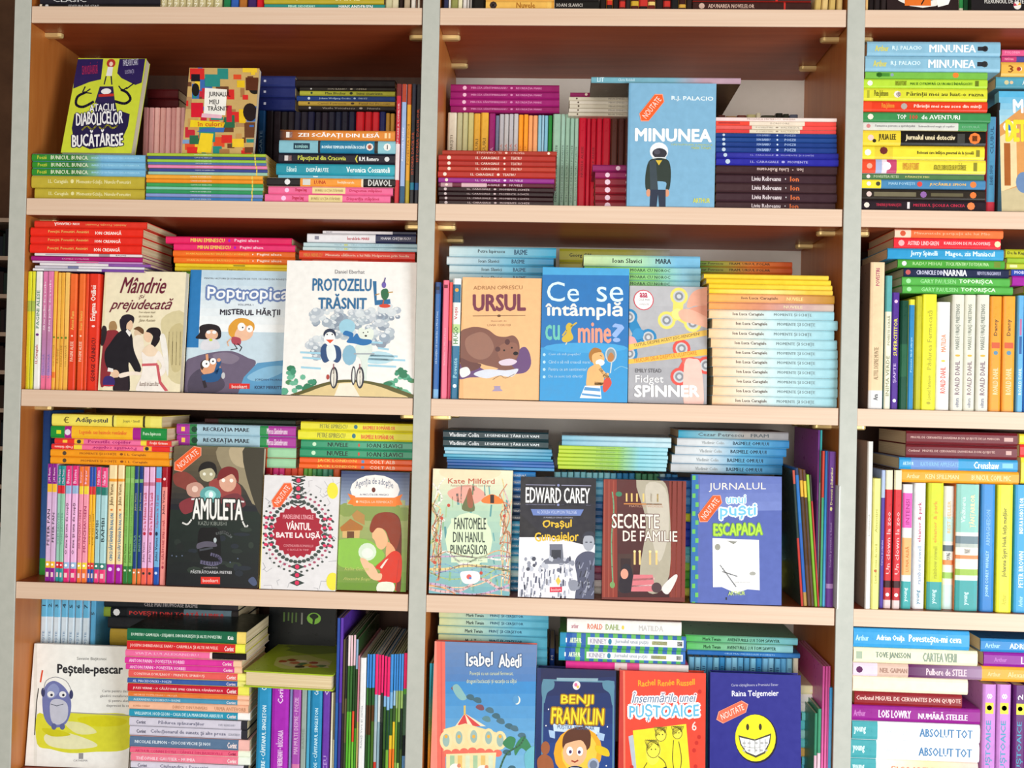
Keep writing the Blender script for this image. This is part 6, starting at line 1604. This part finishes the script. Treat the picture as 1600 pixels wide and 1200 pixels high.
F('red cover book with yellow drawing note, bottom shelf, middle bay',(970,1049),(1106,1055),(1102,1230),(966,1224),4,22,4,'e44834',a_rac,tilt=5,hard=True)
def a_rai(a):
    a.R('2c2c88',1108,1048,1262,1240)
    a.T('Carte câștigătoare a Premiului Eisner','c0c0e0',1146,1068,1221,1073,.0); a.T('Raina Telgemeier','e8e8f8',1147,1078,1221,1088,.02)
    a.E('241c30',1184,1144,33.5,33.5,n=28); a.E('f0e424',1183,1143,32,32,n=28); a.E('3c3420',1171,1128,2.4,4.5); a.E('3c3420',1191,1128,2.4,4.5)
    a.P('4c4838',1156,1139,1182,1145,1208,1137,1206,1150,1198,1164,1183,1170,1168,1164,1159,1152); a.P('f6f6f4',1158,1142,1182,1147,1206,1140,1204,1150,1196,1162,1183,1167,1169,1162,1161,1152)
    for x in (1166,1174,1182,1190,1198): a.L('909090',1,x,1145,x,1164)
    a.L('909090',1,1161,1154,1182,1157,1203,1153)
    for x in (1165,1173,1184,1193,1200): a.E('b0b0b0',x,1150,2.6,1.6); a.E('b0b0b0',x-.5,1160,2.4,1.4)
    a.T('ZÂMBEȘTE','d8d8e8',1124,1192,1240,1212,.05)
    novelty(a,1147,1107,52,16,22,'f06c50')
F('indigo cover book with a yellow toothy face, bottom shelf, middle bay',(1113,1052),(1257,1058),(1252,1236),(1109,1230),4,20,4,'2c2c88',a_rai,tilt=5,hard=True)
TS='Mark Twain,.16,.32,1c4c2c,.45;AVENTURILE LUI TOM SAWYER,.38,.84,1c4838,.45'
H('teal stack, bottom shelf, middle bay',60,125,None,f'''
1070 1247 995 1006|4cb050 ~.5:78b898 ~1:70b8c8|{TS}
1073 1239 1006.5 1018|58b860 ~.5:88c0a0 ~1:88c4d0|{TS}
1074 1250 1018.5 1026|2868b0 .5:3074b8|CELE MAI FRUMOASE POVEȘTI,.3,.8,a8d0f0,.4''')
V('light blue row tops, bottom shelf, middle bay',70,120,4,1045,'\n'.join(f'{1076+i*9.6:.1f} {1085+i*9.6:.1f} {1027+i*.2:.1f}|{["78b8dc","88c4e0","68b0d8","5ca4d0","80c0dc","3c90c8"][i%6]}|{["","II","III"][i%3]},.88,.95,2c5888,.5' for i in range(17))+'\n1240 1248 1026|ece8d0')
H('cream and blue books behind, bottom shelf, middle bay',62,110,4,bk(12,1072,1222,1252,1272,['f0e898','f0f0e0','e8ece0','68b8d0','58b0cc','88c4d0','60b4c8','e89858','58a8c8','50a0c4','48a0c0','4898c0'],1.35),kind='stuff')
V('slim right row, bottom shelf, middle bay',6,160,4,1150,'''
1272.5 1277 1115|e0b8c8 .55:3c8868
1277.5 1283 1108|e8c8d4 .55:40906c
1284 1288 1042|f070b0 ~.5:d05c9c ~1:a83c78
1288.5 1292.5 1042|f484bc ~.5:d8609c ~1:a83c78
1293 1297 1042|ec78b8 ~.5:d868a8 ~1:b04480
1298 1303 1075|58a8e8 ~.5:68b4ec ~1:3c98d8''')
# ================================================================ ROW 4 right bay
YG='@r,.0,.17,48a4ac,.94;young,.01,.1,d8f4f4,.45'
H('large left stack, bottom shelf, right bay',6,130,4,f'''
1334 1515 984 1008.5|3ca0dc|Arthur,.02,.13,b8e4f8,.3;Adrian Onița,.2,.44,e8f8ff,.38;Povestește-mi ceva,.48,.93,e8f8ff,.5
1334 1528 1009 1028|f0f0c8|TOVE JANSSON,.18,.46,7c8c80,.5;CARTEA VERII,.56,.83,8c9c8c,.6;@r,.02,.07,a8b8a0,.5
1333 1535 1028.5 1045|e0d0e0 .19:d8b8a8 .43:5c1c54 ~1:a080a0|NEIL GAIMAN,.21,.42,a88070,.35;Pulbere de STELE,.57,.88,e8d0d8,.5;@o,.03,.07,5c1c54,.5
1333 1513 1046 1064.5|f4eccc
1336 1504 1065 1082|8c1c24|Cuvântul MIGUEL DE CERVANTES DON QUIJOTE,.01,.98,e8c0b8,.4
1332 1533 1083 1102|94208c|LOIS LOWRY,.21,.46,f4e0f4,.5;NUMĂRĂ STELELE,.52,.9,f4e0f4,.5;Arthur,.01,.1,c878c4,.4
1332 1532 1103 1126|48a4ac .2:f2f4f6|young,.01,.1,d8f4f4,.4;nicola yoon,.26,.5,d8dce0,.35;ABSOLUT TOT,.53,.94,4c80b0,.45
1330 1531 1126.5 1150|48a4ac .2:f2f4f6|young,.01,.1,d8f4f4,.4;nicola yoon,.26,.5,d8dce0,.35;ABSOLUT TOT,.53,.94,4c80b0,.45
1330 1529 1150.5 1175|48a4ac .2:f4f0ec ~.6:f8dca8 ~1:e8c8c0|young,.01,.1,d8f4f4,.4;ȘI SOARELE,.32,.66,f09070,.4;E O STEA,.7,.95,a03c60,.38
1329 1531 1176 1198|a030a8 .2:a82cb0 .8:c070c8|Arthur,.05,.16,dcb0e0,.35;David Kirk,.2,.38,dcb0e0,.35;SAMURAI,.48,.78,fbeefc,.7
1329 1531 1198.5 1215|e8e0f0''')
H('right hand pile, bottom shelf, right bay',14,130,None,'''
1532 1700 1000 1020.5|2c84c4|Arthur,.04,.18,a8d8f4,.35;ADRIAN,.27,.5,e8f8ff,.4
1537 1700 1022 1043.5|8c1c94|Arthur,.1,.22,c070c8,.3;LOIS,.36,.5,f0d8f0,.5
1534 1700 1044.5 1068|f4a430|Arthur,.06,.18,f8d090,.3;Alexandra,.25,.5,f8d090,.35''')
PT='PUȘTOAICE,.3,.72,4c98b8,.5;@r,.775,.86,e8e040,.6;@o,.8,.84,a09820,.4;8,.89,.93,fff,.4;Însemnările unei,.05,.28,684878,.4'
V('purple series, bottom shelf, right bay',10,130,4,1140,f'''
1535 1556.5 1070|c484cc|{PT}
1557.5 1579.5 1070|c484cc|{PT}
1583 1603 1071|5c1c68|{PT.replace('8,.89','2,.89')}
1604 1625 1071|5c1c68|{PT.replace('8,.89','2,.89')}''')

# hidden-most books that fill the gaps behind the displays, joined into one object
def join_stuff():
    groups={}
    for r in STUFF:
        for c in r.children:
            m=c.data.materials[0].name
            groups.setdefault(m,[]).append((r.matrix_basis.copy() if True else None,c))
    Vt=[];Ft=[];Ct=[];Mi=[];ms=[]
    for mi,(mn,l) in enumerate(groups.items()):
        ms.append(bpy.data.materials[mn])
        for r,c in l:
            mw=Matrix.LocRotScale(c.parent.location,c.parent.rotation_euler,None); n=len(Vt)
            Vt+=[tuple(mw@v.co) for v in c.data.vertices]
            ca=c.data.color_attributes.get('Col')
            for p in c.data.polygons:
                Ft.append(tuple(i+n for i in p.vertices)); Mi.append(mi)
                for li in p.loop_indices: Ct+= list(ca.data[li].color) if ca else [1,1,1,1]
    me=bpy.data.meshes.new('books_behind'); me.from_pydata(Vt,[],Ft)
    for m in ms: me.materials.append(m)
    me.polygons.foreach_set('material_index',Mi)
    me.color_attributes.new('Col','FLOAT_COLOR','CORNER').data.foreach_set('color',Ct)
    o=bpy.data.objects.new('books_behind',me); COL.objects.link(o); o['kind']='stuff'; o['category']='books'
    o['label']='mostly hidden books glimpsed in the gaps behind the face-out covers'
    for r in STUFF:
        for c in list(r.children): bpy.data.objects.remove(c)
        bpy.data.objects.remove(r)
join_stuff()
